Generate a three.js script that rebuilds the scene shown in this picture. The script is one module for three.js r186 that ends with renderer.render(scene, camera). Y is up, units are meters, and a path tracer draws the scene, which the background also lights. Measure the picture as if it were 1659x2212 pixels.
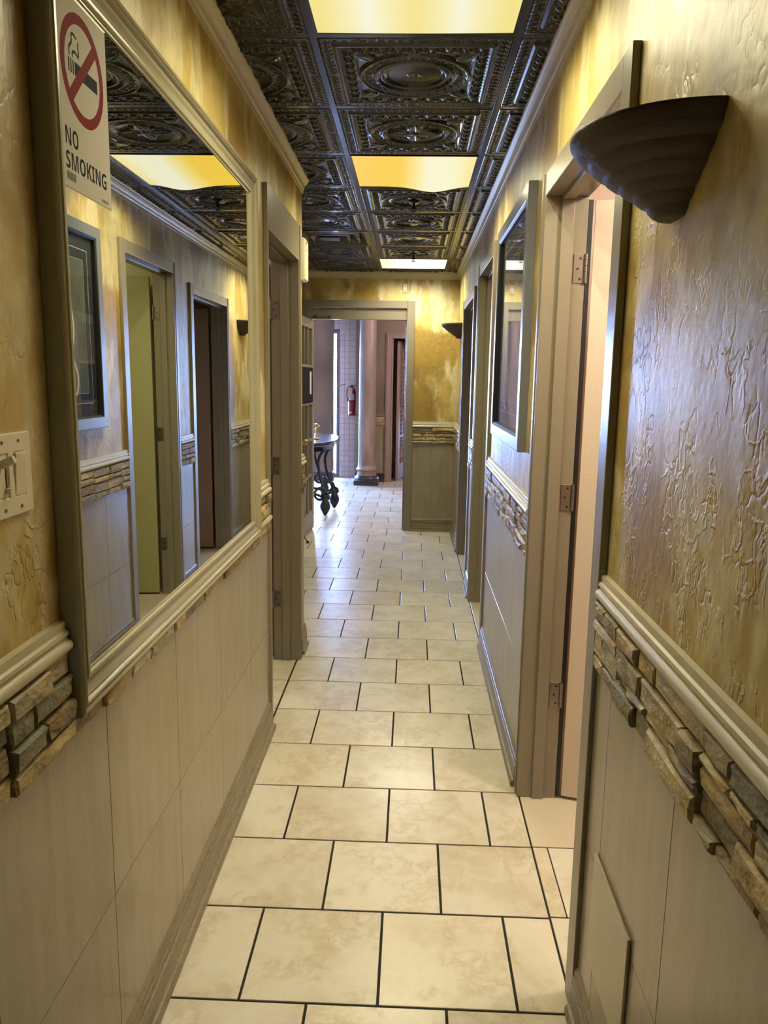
import * as THREE from 'three';
import { mergeGeometries, toCreasedNormals } from 'three/addons/utils/BufferGeometryUtils.js';
import { RectAreaLightUniformsLib } from 'three/addons/lights/RectAreaLightUniformsLib.js';
import { RoundedBoxGeometry } from 'three/addons/geometries/RoundedBoxGeometry.js';

RectAreaLightUniformsLib.init();
const scene = new THREE.Scene();
// ---------- camera, sky, exposure ----------
const D2R = Math.PI / 180;
const camera = new THREE.PerspectiveCamera(2 * Math.atan(1106 / 1660) / D2R, 1659 / 2212, 0.02, 80);
camera.position.set(0, 1.5, 0);
camera.rotation.set(-9.85 * D2R, 1.95 * D2R, 0.9 * D2R, 'YXZ');
const renderer = new THREE.WebGLRenderer({ antialias: true });
renderer.toneMapping = THREE.LinearToneMapping;
renderer.toneMappingExposure = 0.91;
renderer.shadowMap.enabled = true;
scene.background = new THREE.Color().setRGB(46, 70, 140);          // hazy daylight, seen only through the glazed front of the far room
const sun = new THREE.DirectionalLight(new THREE.Color().setRGB(0.52, 0.75, 1), 34);   // comes in through the glazed front of the far room
sun.position.set(-4.2, 9.1, -15.5); sun.target.position.set(-1.5, 0, -11.0); sun.castShadow = true; sun.shadow.radius = 3; sun.shadow.mapSize.set(2048, 2048);
Object.assign(sun.shadow.camera, { left: -6, right: 6, top: 6, bottom: -6, near: 0.5, far: 26 }); scene.add(sun, sun.target);
const LAMP = new THREE.Color().setRGB(1, 0.91, 0.60);             // yellowed ceiling lenses
const LAMP_POWER = [6.2, 6.2, 8.0];                               // candela of each panel

// ---------- dimensions ----------
const XL = -0.59, XR = 0.43, ZE = -7.57, CH = 2.5, WT = 0.12, ZC = -4.15, ZB = 1.5;
const RAIL = 1.035, RAILT = 1.09, STONE = 0.88, BASE = 0.13;

// ---------- helpers ----------
function rng(seed) { let a = seed >>> 0; return () => { a = (a + 0x6D2B79F5) | 0; let t = Math.imul(a ^ (a >>> 15), 1 | a); t = (t + Math.imul(t ^ (t >>> 7), 61 | t)) ^ t; return ((t ^ (t >>> 14)) >>> 0) / 4294967296; }; }
const clamp = (x, a = 0, b = 1) => Math.min(b, Math.max(a, x));
const sst = (a, b, x) => { const t = clamp((x - a) / (b - a)); return t * t * (3 - 2 * t); };
const mix = (a, b, t) => a + (b - a) * t;
const used = {};
function numbered(n) { if (!(n in used)) { used[n] = 0; return n; } used[n]++; return n + '_' + String(used[n]).padStart(3, '0'); }
function tag(o, label, category, group, kind) { o.userData.label = label; o.userData.category = category; if (group) o.userData.group = group; if (kind) o.userData.kind = kind; return o; }
function thing(name, label, category, pos = [0, 0, 0], group, kind) {
  const g = new THREE.Group(); g.name = numbered(name); g.position.set(...pos); scene.add(g); return tag(g, label, category, group, kind);
}
function add(parent, name, geo, mat, pos, rot) {
  const m = new THREE.Mesh(geo, mat); m.name = name; m.castShadow = m.receiveShadow = true;
  if (pos) m.position.set(...pos); if (rot) m.rotation.set(...rot); parent.add(m); return m;
}
function uvBox(g, s = 1, ou = 0, ov = 0) {            // uv in metres / s, by the way each face points
  if (g.index) g = g.toNonIndexed();
  const p = g.attributes.position, n = g.attributes.normal, uv = new Float32Array(p.count * 2);
  for (let i = 0; i < p.count; i += 3) {
    let nx = 0, ny = 0, nz = 0; for (let k = 0; k < 3; k++) { nx += n.getX(i + k); ny += n.getY(i + k); nz += n.getZ(i + k); }
    nx = Math.abs(nx); ny = Math.abs(ny); nz = Math.abs(nz);
    for (let k = 0; k < 3; k++) { const x = p.getX(i + k), y = p.getY(i + k), z = p.getZ(i + k); let a, b;
      if (nx >= ny && nx >= nz) { a = z; b = y; } else if (ny >= nz) { a = x; b = z; } else { a = x; b = y; }
      uv[(i + k) * 2] = a / s + ou; uv[(i + k) * 2 + 1] = b / s + ov; }
  }
  g.setAttribute('uv', new THREE.BufferAttribute(uv, 2)); return g;
}
// box between two corners, in the parent's coordinates
function bx(x0, x1, y0, y1, z0, z1) { const g = new THREE.BoxGeometry(Math.abs(x1 - x0), Math.abs(y1 - y0), Math.abs(z1 - z0)); g.translate((x0 + x1) / 2, (y0 + y1) / 2, (z0 + z1) / 2); return g; }
function rb(x0, x1, y0, y1, z0, z1, r = 0.003, seg = 1) { const g = new RoundedBoxGeometry(Math.abs(x1 - x0), Math.abs(y1 - y0), Math.abs(z1 - z0), seg, r); g.translate((x0 + x1) / 2, (y0 + y1) / 2, (z0 + z1) / 2); return uvBox(g, 0.4); }
const merge = (...gs) => mergeGeometries(gs.map((g) => { g = g.index ? g.toNonIndexed() : g; for (const k of Object.keys(g.attributes)) if (!['position', 'normal', 'uv'].includes(k)) g.deleteAttribute(k); return g; }));
function tri(pos, crease) { const g = new THREE.BufferGeometry(); g.setAttribute('position', new THREE.BufferAttribute(new Float32Array(pos), 3)); g.computeVertexNormals(); return g; }
function quad(out, a, b, c, d) { out.push(...a, ...b, ...c, ...a, ...c, ...d); }
// flat slab with a chamfered top, centred, top at y = 0
function slab(w, d, h, b, s = 1, ou = 0, ov = 0) {
  const W = w / 2, Dd = d / 2, o = [], R = (x, y, z) => [[-x, y, z], [x, y, z], [x, y, -z], [-x, y, -z]];
  const A = R(W, -h, Dd), B = R(W, -b, Dd), C = R(W - b, 0, Dd - b);
  for (let i = 0; i < 4; i++) { const j = (i + 1) % 4; quad(o, A[i], A[j], B[j], B[i]); quad(o, B[i], B[j], C[j], C[i]); }
  quad(o, C[0], C[1], C[2], C[3]); quad(o, A[3], A[2], A[1], A[0]);
  return uvBox(tri(o), s, ou, ov);
}
// extrude an outline of [out, y] points along a run; dir is the way it stands out from the wall
function moulding(profile, from, to, out) {           // from / to: [x, z] on the wall line
  const pos = [], n = profile.length, P = (e, k) => [e[0] + out[0] * profile[k][0], profile[k][1], e[1] + out[1] * profile[k][0]];
  const tx = to[0] - from[0], tz = to[1] - from[1], flip = (tx * out[1] - tz * out[0]) > 0;
  for (let k = 0; k < n; k++) { const j = (k + 1) % n; flip ? quad(pos, P(from, k), P(from, j), P(to, j), P(to, k)) : quad(pos, P(from, k), P(to, k), P(to, j), P(from, j)); }
  const sh = THREE.ShapeUtils.triangulateShape(profile.map((p) => new THREE.Vector2(...p)), []);
  for (const e of [from, to]) for (const t of sh) { const v = (e === from) === flip ? [t[0], t[2], t[1]] : t; for (const k of v) pos.push(...P(e, k)); }
  return uvBox(toCreasedNormals(tri(pos), 0.85), 1);
}
// mitred frame: profile [[inward, outward], ...] swept round a w x h rectangle in the xy plane, front towards +z
function sweepFrame(w, h, profile, crease = 0.5) {
  const pos = [], C = (k, d, o) => { const x = w / 2 - d, y = h / 2 - d; return [[-x, -y, o], [x, -y, o], [x, y, o], [-x, y, o]][k]; };
  for (let s = 0; s < 4; s++) for (let i = 0; i < profile.length - 1; i++) { const [d0, o0] = profile[i], [d1, o1] = profile[i + 1], t = (s + 1) % 4; quad(pos, C(s, d0, o0), C(t, d0, o0), C(t, d1, o1), C(s, d1, o1)); }
  return uvBox(toCreasedNormals(tri(pos), crease), 1);
}
function tube(points, r, seg = 24, rs = 8, closed = false) { return new THREE.TubeGeometry(new THREE.CatmullRomCurve3(points.map((p) => new THREE.Vector3(...p)), closed), seg, r, rs, closed); }
const lathe = (pts, seg = 24, a = 0, b = Math.PI * 2) => new THREE.LatheGeometry(pts.map((p) => new THREE.Vector2(...p)), seg, a, b);
const cyl = (r0, r1, h, seg = 16) => new THREE.CylinderGeometry(r0, r1, h, seg);

// ---------- procedural textures ----------
function hash(x, y, s) { let h = Math.imul(x, 374761393) ^ Math.imul(y, 668265263) ^ Math.imul(s, 2147483647 ^ 0x5bd1e995); h = Math.imul(h ^ (h >>> 13), 1274126177); return ((h ^ (h >>> 16)) >>> 0) / 4294967296; }
function vnoise(x, y, px, py, s) {                    // tileable value noise
  const xi = Math.floor(x), yi = Math.floor(y), fx = x - xi, fy = y - yi, u = fx * fx * (3 - 2 * fx), v = fy * fy * (3 - 2 * fy);
  const x0 = ((xi % px) + px) % px, x1 = (x0 + 1) % px, y0 = ((yi % py) + py) % py, y1 = (y0 + 1) % py;
  const a = hash(x0, y0, s), b = hash(x1, y0, s), c = hash(x0, y1, s), d = hash(x1, y1, s);
  return a + (b - a) * u + (c - a) * v + (a - b - c + d) * u * v;
}
function fbm(u, v, fx, fy, oct, s) { let t = 0, a = 0.5, n = 0; for (let o = 0; o < oct; o++) { t += a * vnoise(u * fx, v * fy, fx, fy, s + o * 17); n += a; a *= 0.5; fx *= 2; fy *= 2; } return t / n; }
function texture(w, h, fn, srgb) {
  const d = new Uint8Array(w * h * 4);
  for (let y = 0, i = 0; y < h; y++) for (let x = 0; x < w; x++, i += 4) { const c = fn(x / w, y / h); if (typeof c === 'number') d[i] = d[i + 1] = d[i + 2] = clamp(c) * 255; else { d[i] = clamp(c[0], 0, 255); d[i + 1] = clamp(c[1], 0, 255); d[i + 2] = clamp(c[2], 0, 255); } d[i + 3] = 255; }
  const t = new THREE.DataTexture(d, w, h); t.wrapS = t.wrapT = THREE.RepeatWrapping; t.magFilter = THREE.LinearFilter; t.minFilter = THREE.LinearFilter; if (srgb) t.colorSpace = THREE.SRGBColorSpace; t.needsUpdate = true; return t;
}
function canvasTex(w, h, draw) { const c = document.createElement('canvas'); c.width = w; c.height = h; const g = c.getContext('2d'); draw(g, w, h); const t = new THREE.CanvasTexture(c); t.colorSpace = THREE.SRGBColorSpace; return t; }
const lerp3 = (a, b, t) => [mix(a[0], b[0], t), mix(a[1], b[1], t), mix(a[2], b[2], t)];

// trowelled plaster with a rubbed golden glaze: ridges, chatter marks and plateaus
function plasterHeight(u, v) {
  const wu = u + 0.014 * (fbm(u, v, 22, 22, 3, 71) - 0.5), wv = v + 0.02 * (fbm(u, v, 22, 22, 3, 83) - 0.5);
  const mask = sst(0.42, 0.60, fbm(u, v, 6, 5, 3, 5)), broken = sst(0.46, 0.58, fbm(u, v, 36, 28, 3, 59));
  const n2 = fbm(wu, wv, 50, 42, 5, 29), flap = sst(0.49, 0.505, n2) * (1 - sst(0.505, 0.60, n2));
  const n1 = fbm(wu, wv, 66, 46, 4, 11), crack = Math.pow(1 - Math.abs(2 * n1 - 1), 16);
  const grit = fbm(u, v, 160, 130, 3, 41), sw = fbm(wu, wv, 16, 12, 4, 67);
  return clamp(0.40 + 0.30 * mask * broken * flap - 0.34 * broken * crack * (0.35 + 0.65 * mask) + 0.17 * (grit - 0.5) + 0.22 * (sw - 0.5));
}
function plasterColor(u, v) {
  const a = fbm(u + 0.05 * fbm(u, v, 6, 6, 2, 3), v, 5, 6, 5, 7), st = fbm(u + 0.12 * v * 0 + 0.04 * (fbm(u, v, 7, 7, 3, 61) - 0.5), v, 34, 11, 4, 19), g = fbm(u, v, 120, 90, 2, 23);
  let c = lerp3([160, 131, 60], [200, 177, 106], sst(0.36, 0.62, a));
  c = lerp3(c, [214, 202, 158], 0.85 * sst(0.47, 0.64, st) * sst(0.30, 0.52, a));
  c = lerp3(c, [124, 100, 48], 0.42 * sst(0.56, 0.72, fbm(u, v, 12, 7, 4, 43)));
  const k = 0.94 + 0.12 * g; return [c[0] * k, c[1] * k, c[2] * k];
}
const PS = 2.2;
const plasterMap = texture(1024, 1024, plasterColor, true), plasterBump = texture(2048, 2048, plasterHeight);
const plaster = new THREE.MeshPhysicalMaterial({ name: 'plaster', map: plasterMap, bumpMap: plasterBump, bumpScale: 0.0055, roughness: 0.42, clearcoat: 0.14, clearcoatRoughness: 0.3 });
const rosePlaster = new THREE.MeshStandardMaterial({ name: 'rose_plaster', color: new THREE.Color().setRGB(0.41, 0.295, 0.23), bumpMap: plasterBump, bumpScale: 0.003, roughness: 0.6,
  map: texture(256, 256, (u, v) => { const k = 150 + 100 * fbm(u, v, 5, 4, 5, 9); return [k, k * 0.98, k * 0.96]; }, true) });
const speck = texture(512, 512, (u, v) => fbm(u, v, 64, 64, 3, 3));
const brushed = texture(512, 512, (u, v) => 0.5 + 0.5 * (fbm(u, v, 8, 120, 3, 13) - 0.5) + 0.35 * (fbm(u, v, 90, 90, 2, 14) - 0.5));
function paint(name, r, g, b, rough = 0.35, bump = 0.0006) { return new THREE.MeshPhysicalMaterial({ name, color: new THREE.Color().setRGB(r, g, b), roughness: rough, bumpMap: speck, bumpScale: bump, clearcoat: 0.2, clearcoatRoughness: 0.25 }); }
const trimPaint = paint('taupe_trim', 0.235, 0.200, 0.135, 0.33, 0.0004);
const boardPaint = new THREE.MeshPhysicalMaterial({ name: 'worn_taupe', roughness: 0.4, clearcoat: 0.15, clearcoatRoughness: 0.3, bumpMap: brushed, bumpScale: 0.0008,
  map: texture(512, 512, (u, v) => { const s = fbm(u, v, 8, 90, 4, 21), c = lerp3([118, 108, 84], [150, 138, 108], s); return lerp3(c, [84, 74, 54], 0.5 * sst(0.58, 0.74, fbm(u, v, 60, 160, 4, 77))); }, true) });
const creamTrim = paint('cream_trim', 0.58, 0.52, 0.36, 0.36, 0.0005);
const frameGold = paint('pale_gold_frame', 0.33, 0.30, 0.19, 0.3, 0.0003);
const ivory = paint('ivory_plastic', 0.86, 0.79, 0.60, 0.3, 0.0001);
const black = new THREE.MeshStandardMaterial({ name: 'black', color: 0x0a0a0a, roughness: 0.5 });
const steel = new THREE.MeshStandardMaterial({ name: 'steel', color: new THREE.Color().setRGB(0.28, 0.26, 0.22), metalness: 1, roughness: 0.35 });
const brass = new THREE.MeshStandardMaterial({ name: 'brass', color: new THREE.Color().setRGB(0.80, 0.58, 0.22), metalness: 1, roughness: 0.25 });
const iron = new THREE.MeshStandardMaterial({ name: 'iron', color: new THREE.Color().setRGB(0.02, 0.022, 0.03), metalness: 0.3, roughness: 0.4 });
const glassPane = new THREE.MeshPhysicalMaterial({ name: 'glass', color: 0xffffff, transmission: 1, roughness: 0.02, thickness: 0, ior: 1.5 });

// floor tile: cream porcelain with veins and brown mottling
function floorColor(u, v) {
  const w = fbm(u, v, 6, 6, 4, 301), a = fbm(u + 0.1 * w, v + 0.1 * w, 9, 9, 5, 307), w2 = fbm(u, v, 40, 40, 3, 303), m = fbm(u + 0.03 * w2, v + 0.03 * w, 70, 70, 4, 311), ve = Math.pow(1 - Math.abs(2 * fbm(u + 0.08 * w, v - 0.06 * w, 14, 14, 4, 313) - 1), 8);
  const cr = Math.pow(1 - Math.abs(2 * fbm(u + 0.02 * w2, v - 0.02 * w2, 46, 46, 4, 317) - 1), 5), patch = sst(0.44, 0.60, fbm(u, v, 12, 12, 3, 319));
  let c = lerp3([238, 231, 214], [222, 212, 190], sst(0.35, 0.68, a)); c = lerp3(c, [243, 239, 226], 0.5 * ve); c = lerp3(c, [186, 168, 134], 0.30 * patch * cr); c = lerp3(c, [196, 178, 146], 0.22 * patch * sst(0.52, 0.62, m));
  const k = 0.97 + 0.06 * hash(Math.floor(u * 1536), Math.floor(v * 1536), 9); return [c[0] * k, c[1] * k, c[2] * k];
}
const FS = 1.7;
const floorMap = texture(1536, 1536, floorColor, true), floorBump = texture(1024, 1024, (u, v) => 0.5 + 0.55 * (fbm(u + 0.06 * fbm(u, v, 6, 6, 3, 1), v, 20, 20, 4, 331) - 0.5) + 0.2 * (fbm(u, v, 80, 80, 2, 337) - 0.5));
const floorTile = [[1, 1, 1], [0.97, 0.96, 0.95], [1.0, 0.98, 0.94], [0.95, 0.94, 0.92]].map((c, i) => new THREE.MeshPhysicalMaterial({ name: 'floor_tile_' + i, color: new THREE.Color().setRGB(c[0] * 0.90, c[1] * 0.90, c[2] * 0.88), map: floorMap, bumpMap: floorBump, bumpScale: 0.0010, roughness: 0.29, clearcoat: 0.06, clearcoatRoughness: 0.12 }));
const plainTile = new THREE.MeshPhysicalMaterial({ name: 'plain_floor_tile', color: new THREE.Color().setRGB(0.66, 0.58, 0.44), roughness: 0.35, bumpMap: speck, bumpScale: 0.0003 });
const grout = new THREE.MeshStandardMaterial({ name: 'dark_grout', color: new THREE.Color().setRGB(0.018, 0.014, 0.011), roughness: 0.9 });
// dado tile: satin cream with faint vertical streaks
const DS = 1.3;
const dadoMap = texture(1024, 1024, (u, v) => { const s = fbm(u, v, 46, 7, 4, 401), a = fbm(u, v, 6, 5, 4, 409), c = lerp3(lerp3([214, 203, 175], [205, 191, 160], sst(0.35, 0.68, s)), [194, 178, 145], 0.3 * sst(0.5, 0.72, a)); const k = 0.97 + 0.06 * fbm(u, v, 200, 200, 2, 419); return [c[0] * k, c[1] * k, c[2] * k]; }, true);
const dadoTile = [1, 0.96, 0.985].map((k, i) => new THREE.MeshPhysicalMaterial({ name: 'dado_tile_' + i, map: dadoMap, color: new THREE.Color().setRGB(0.51 * k, 0.49 * k, 0.43 * k), roughness: 0.28, clearcoat: 0.35, clearcoatRoughness: 0.15, bumpMap: speck, bumpScale: 0.0002 }));
const dadoGrout = new THREE.MeshStandardMaterial({ name: 'wall_grout', color: new THREE.Color().setRGB(0.30, 0.25, 0.17), roughness: 0.9 });
// split-face slate
const slateBump = texture(512, 512, (u, v) => 0.6 * fbm(u, v, 10, 16, 5, 501) + 0.4 * fbm(u, v, 40, 60, 3, 503));
const slateMap = texture(512, 512, (u, v) => { const a = fbm(u, v, 8, 14, 5, 511), b = sst(0.5, 0.66, fbm(u, v, 14, 10, 4, 517)), k = 130 + 120 * a; return lerp3([k, k * 0.99, k * 0.93], [k * 1.04, k * 0.93, k * 0.70], 0.7 * b); }, true);
const slateTones = [[0.34, 0.29, 0.18], [0.30, 0.27, 0.18], [0.46, 0.37, 0.20], [0.23, 0.22, 0.165], [0.50, 0.43, 0.27], [0.40, 0.37, 0.28], [0.27, 0.21, 0.12]];
const slate = slateTones.map((c, i) => new THREE.MeshStandardMaterial({ name: 'slate_' + i, color: new THREE.Color().setRGB(c[0] * 1.75, c[1] * 1.72, c[2] * 1.68), map: slateMap, bumpMap: slateBump, bumpScale: 0.006, roughness: 0.55 }));

// ---------- profiles ----------
const railProfile = [[0, RAIL], [0.016, RAIL], [0.022, RAIL + 0.005], [0.024, RAIL + 0.012], [0.021, RAIL + 0.019], [0.014, RAIL + 0.022], [0.013, RAIL + 0.026], [0.017, RAIL + 0.030], [0.016, RAIL + 0.036], [0.011, RAIL + 0.039], [0.0105, RAIL + 0.043], [0.012, RAIL + 0.047], [0.010, RAIL + 0.053], [0, RAILT]];
const baseProfile = [[0, 0.002], [0.032, 0.002], [0.032, 0.016], [0.028, 0.024], [0.017, 0.026], [0.017, 0.029], [0.021, 0.030], [0.020, 0.082], [0.013, 0.085], [0.013, 0.089], [0.018, 0.091], [0.017, 0.103], [0.012, 0.106], [0.015, 0.110], [0.014, 0.118], [0.010, 0.124], [0.008, BASE], [0, BASE]];
const crownProfile = [[0, CH - 0.068], [0.006, CH - 0.068], [0.009, CH - 0.062], [0.007, CH - 0.056], [0.011, CH - 0.052], [0.013, CH - 0.042], [0.018, CH - 0.031], [0.027, CH - 0.024], [0.030, CH - 0.020], [0.027, CH - 0.017], [0.034, CH - 0.014], [0.036, CH - 0.011], [0.036, CH + 0.004], [0, CH + 0.004]];
const farBase = baseProfile;

// ---------- floors ----------
const ROW = 0.335, TW = 0.34, rowZ = (k) => -(1.631 + ROW * k);
const rf = rng(5);
function floorTiles(parent, x0, x1, k0, k1, mat = floorTile, skip) {
  for (let k = k0; k < k1; k++) {
    const za = rowZ(k), zb = rowZ(k + 1), off = (k & 1) ? -0.226 : -0.053;
    const cuts = [x0]; for (let n = Math.floor((x0 - off) / TW) - 1; n < (x1 - off) / TW + 1; n++) { const c = off + n * TW; if (c > x0 + 0.05 && c < x1 - 0.03) cuts.push(c); } cuts.push(x1);
    for (let n = 0; n < cuts.length - 1; n++) {
      const a = cuts[n], b = cuts[n + 1];
      if (skip && skip((a + b) / 2, (za + zb) / 2)) continue;
      const g = 0.0036, w = b - a - 2 * g, d = za - zb - 2 * g;
      add(parent, 'tile', slab(w, d, 0.008, 0.0008, FS, rf(), rf()), mat[Math.floor(rf() * mat.length)], [(a + b) / 2, 0, (za + zb) / 2], [(rf() - 0.5) * 0.002, 0, (rf() - 0.5) * 0.002]);
    }
  }
}
const floor = thing('floor', 'cream porcelain tile corridor floor with dark joints', 'floor', [0, 0, 0], null, 'structure');
add(floor, 'bed', merge(bx(XL, XR, -0.1, -0.0035, ZB, ZE - WT), bx(-1.9, XL, -0.1, -0.0035, ZC, ZE - WT)), grout);
floorTiles(floor, XL, XR - 0.008, -6, 7); 
floorTiles(floor, XL, XR - 0.008, 7, 8);
floorTiles(floor, -1.9, XR - 0.008, 8, 18);
const farFloor = thing('floor', 'cream tile floor of the room beyond the end doorway', 'floor', [0, 0, 0], null, 'structure');
add(farFloor, 'bed', bx(-4.0, 2.2, -0.1, -0.0035, ZE - WT, -14.0), grout);
floorTiles(farFloor, -2.6, 0.9, 18, 30);
// rooms off the corridor: plain tile
const sideFloor = thing('floor', 'pale tile floor of the room behind the open near right door', 'floor', [0, 0, 0], null, 'structure');
add(sideFloor, 'bed', bx(XR, 2.1, -0.1, -0.0035, -0.9, ZE), grout);
{
  const T = (x0, x1, z0, z1, m) => add(sideFloor, 'tile', slab(x1 - x0 - 0.004, z0 - z1 - 0.004, 0.008, 0.001, FS, rf(), rf()), m, [(x0 + x1) / 2, -0.0005, (z0 + z1) / 2]);
  T(XR - 0.007, 0.80, -2.306, -2.66, plainTile); T(XR - 0.007, 0.472, -1.973, -2.304, floorTile[2]); T(0.472, 0.80, -1.973, -2.304, floorTile[0]); T(XR - 0.007, 0.80, -1.64, -1.971, floorTile[1]);
  for (let i = 0; i < 3; i++) for (let k = 0; k < 3; k++) T(0.80 + 0.34 * i, 1.14 + 0.34 * i, -1.64 - 0.335 * k, -1.975 - 0.335 * k, plainTile);
  T(XR - 0.007, 2.1, -2.66, -3.35, plainTile); T(XR - 0.007, 2.1, -3.4, -5.3, plainTile); T(XR - 0.007, 2.1, -5.4, -7.4, plainTile);
}
const leftFloor = thing('floor', 'tile floor of the dark room through the left doorway', 'floor', [0, 0, 0], null, 'structure');
add(leftFloor, 'bed', bx(-2.2, XL, -0.1, -0.0035, -2.5, ZC + WT), grout);
floorTiles(leftFloor, -2.2, XL - 0.002, 3, 7);

// ---------- walls ----------
const rs = rng(77);
function stoneGeo(w, h, d) {                          // split-face stone: back at z = 0, front uneven, arrises knocked off
  const nx = w > 0.1 ? 4 : 3, ny = 3, V = [], M = [], o = [];
  for (let j = 0; j < ny; j++) { V.push([]); M.push([]); for (let i = 0; i < nx; i++) { const ex = i === 0 || i === nx - 1, ey = j === 0 || j === ny - 1, e = ex || ey;
    const x = -w / 2 + w * i / (nx - 1) + (ex ? -Math.sign(i - 0.5) * rs() * 0.004 : (rs() - 0.5) * w * 0.15), y = -h / 2 + h * j / (ny - 1) + (ey ? -Math.sign(j - 0.5) * rs() * 0.0035 : (rs() - 0.5) * h * 0.3);
    M[j].push([x, y, d * (0.62 + 0.22 * rs())]);
    V[j].push([x - (ex ? Math.sign(x) * (0.002 + 0.003 * rs()) : 0), y - (ey ? Math.sign(y) * (0.002 + 0.003 * rs()) : 0), d * (e ? 0.86 + 0.16 * rs() : 0.94 + 0.22 * rs())]); } }
  for (let j = 0; j < ny - 1; j++) for (let i = 0; i < nx - 1; i++) (i + j) & 1 ? quad(o, V[j][i], V[j][i + 1], V[j + 1][i + 1], V[j + 1][i]) : quad(o, V[j][i + 1], V[j + 1][i + 1], V[j + 1][i], V[j][i]);
  const ring = (A) => { const r = []; for (let i = 0; i < nx; i++) r.push(A[0][i]); for (let j = 1; j < ny; j++) r.push(A[j][nx - 1]); for (let i = nx - 2; i >= 0; i--) r.push(A[ny - 1][i]); for (let j = ny - 2; j > 0; j--) r.push(A[j][0]); return r; };
  const a = ring(M), b = ring(V);
  for (let i = 0; i < a.length; i++) { const k = (i + 1) % a.length; quad(o, [a[i][0], a[i][1], 0], [a[k][0], a[k][1], 0], a[k], a[i]); quad(o, a[i], a[k], b[k], b[i]); }
  return uvBox(tri(o), 0.3, rs(), rs());
}
// a band of stones along a wall, laid in short panels that split its height differently; n points out of the wall
function stoneBand(parent, from, to, n, y0 = STONE, y1 = RAIL - 0.002, base = 0.002, single = false) {
  const L = Math.hypot(to[0] - from[0], to[1] - from[1]), t = [(to[0] - from[0]) / L, (to[1] - from[1]) / L], ry = Math.atan2(n[0], n[1]);
  let p = 0;
  while (p < L - 0.004) {
    let pl = 0.22 + 0.22 * rs(); if (L - p < pl + 0.12) pl = L - p;
    const cuts = [0, 1]; if (!single) { const k = 4 + Math.floor(rs() * 1.5); for (let i = 1; i < k; i++) cuts.push((i + (rs() - 0.5) * 0.55) / k); cuts.sort((a, b) => a - b); }
    for (let r = 0; r < cuts.length - 1; r++) {
      const ya = mix(y0, y1, cuts[r]), yb = mix(y0, y1, cuts[r + 1]); let s = 0;
      while (s < pl - 0.001) {
        let w = 0.07 + 0.16 * rs(); if (pl - s < w + 0.06) w = pl - s;
        const c = p + s + w / 2;
        add(parent, 'stone', stoneGeo(w - 0.0015, yb - ya - 0.0015, 0.011 + 0.014 * rs()), slate[Math.floor(rs() * slate.length)], [from[0] + t[0] * c + n[0] * base, (ya + yb) / 2, from[1] + t[1] * c + n[1] * base], [0, ry, 0]);
        s += w;
      }
    }
    p += pl;
  }
}
const rd = rng(31);
// dado tiles on a wall; cuts = positions along the run where the upright joints lie
function dado(parent, along, fixed, n, cuts, rows = [[BASE - 0.01, 0.455], [0.455, STONE + 0.004]]) {
  for (let i = 0; i < cuts.length - 1; i++) for (const [a, b] of rows) {
    const w = Math.abs(cuts[i + 1] - cuts[i]) - 0.0022, h = b - a - 0.0022, c = (cuts[i] + cuts[i + 1]) / 2, g = slab(w, h, 0.007, 0.0003, DS, rd(), rd());
    const m = add(parent, 'dado_tile', g, dadoTile[Math.floor(rd() * 3)]);
    if (along === 'z') { m.position.set(fixed + n * 0.007, (a + b) / 2, c); m.rotation.set(Math.PI / 2, 0, -n * Math.PI / 2); m.rotation.order = 'YXZ'; m.rotation.set(Math.PI / 2, n * Math.PI / 2, 0); }
    else { m.position.set(c, (a + b) / 2, fixed + n * 0.007); m.rotation.order = 'YXZ'; m.rotation.set(Math.PI / 2, n > 0 ? 0 : Math.PI, 0); }
  }
}
const wallBox = (x0, x1, y0, y1, z0, z1) => uvBox(bx(x0, x1, y0, y1, z0, z1), PS);
const core = (parent, geos, mat = plaster) => add(parent, 'plaster', merge(...geos), mat);

// left wall, with the doorway and the corner where the corridor widens
const DL0 = -3.115, DL1 = -3.92, DLT = 2.065;
const wallLeft = thing('wall_left', 'golden trowelled plaster wall with stone band on the left', 'wall', [0, 0, 0], null, 'structure');
core(wallLeft, [wallBox(XL - WT, XL, 0, CH, ZB, DL0 + 0.02), wallBox(XL - WT, XL, DLT + 0.02, CH, DL0 + 0.02, DL1 - 0.02), wallBox(XL - WT, XL, 0, CH, DL1 - 0.02, ZC)]);
add(wallLeft, 'grout', merge(bx(XL, XL + 0.005, 0, STONE, 0.3, -3.1), bx(XL, XL + 0.005, 0, STONE, -3.99, ZC)), dadoGrout);
dado(wallLeft, 'z', XL, 1, [0.3, -0.08, -0.52, -0.96, -1.39, -1.833, -2.275, -2.715, -3.1]);
dado(wallLeft, 'z', XL, 1, [-3.992, ZC]);
stoneBand(wallLeft, [XL, 0.3], [XL, -1.232], [1, 0]); stoneBand(wallLeft, [XL, -1.232], [XL, -2.835], [1, 0], 0.872, 0.908, 0.002, true); stoneBand(wallLeft, [XL, -2.835], [XL, -3.1], [1, 0]); stoneBand(wallLeft, [XL, -3.995], [XL, ZC], [1, 0]);
add(wallLeft, 'chair_rail', moulding(railProfile, [XL, ZB], [XL, -1.228], [1, 0]), creamTrim);
add(wallLeft, 'chair_rail', moulding(railProfile, [XL, -2.835], [XL, -3.1], [1, 0]), creamTrim);
add(wallLeft, 'chair_rail', moulding(railProfile, [XL, -3.995], [XL, ZC - 0.012], [1, 0]), creamTrim);
add(wallLeft, 'crown_moulding', moulding(crownProfile, [XL, ZB], [XL, ZC - 0.01], [1, 0]), creamTrim);
const baseL = thing('baseboard_left', 'taupe baseboard along the left wall', 'baseboard', [0, 0, 0], null, 'structure');
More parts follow.
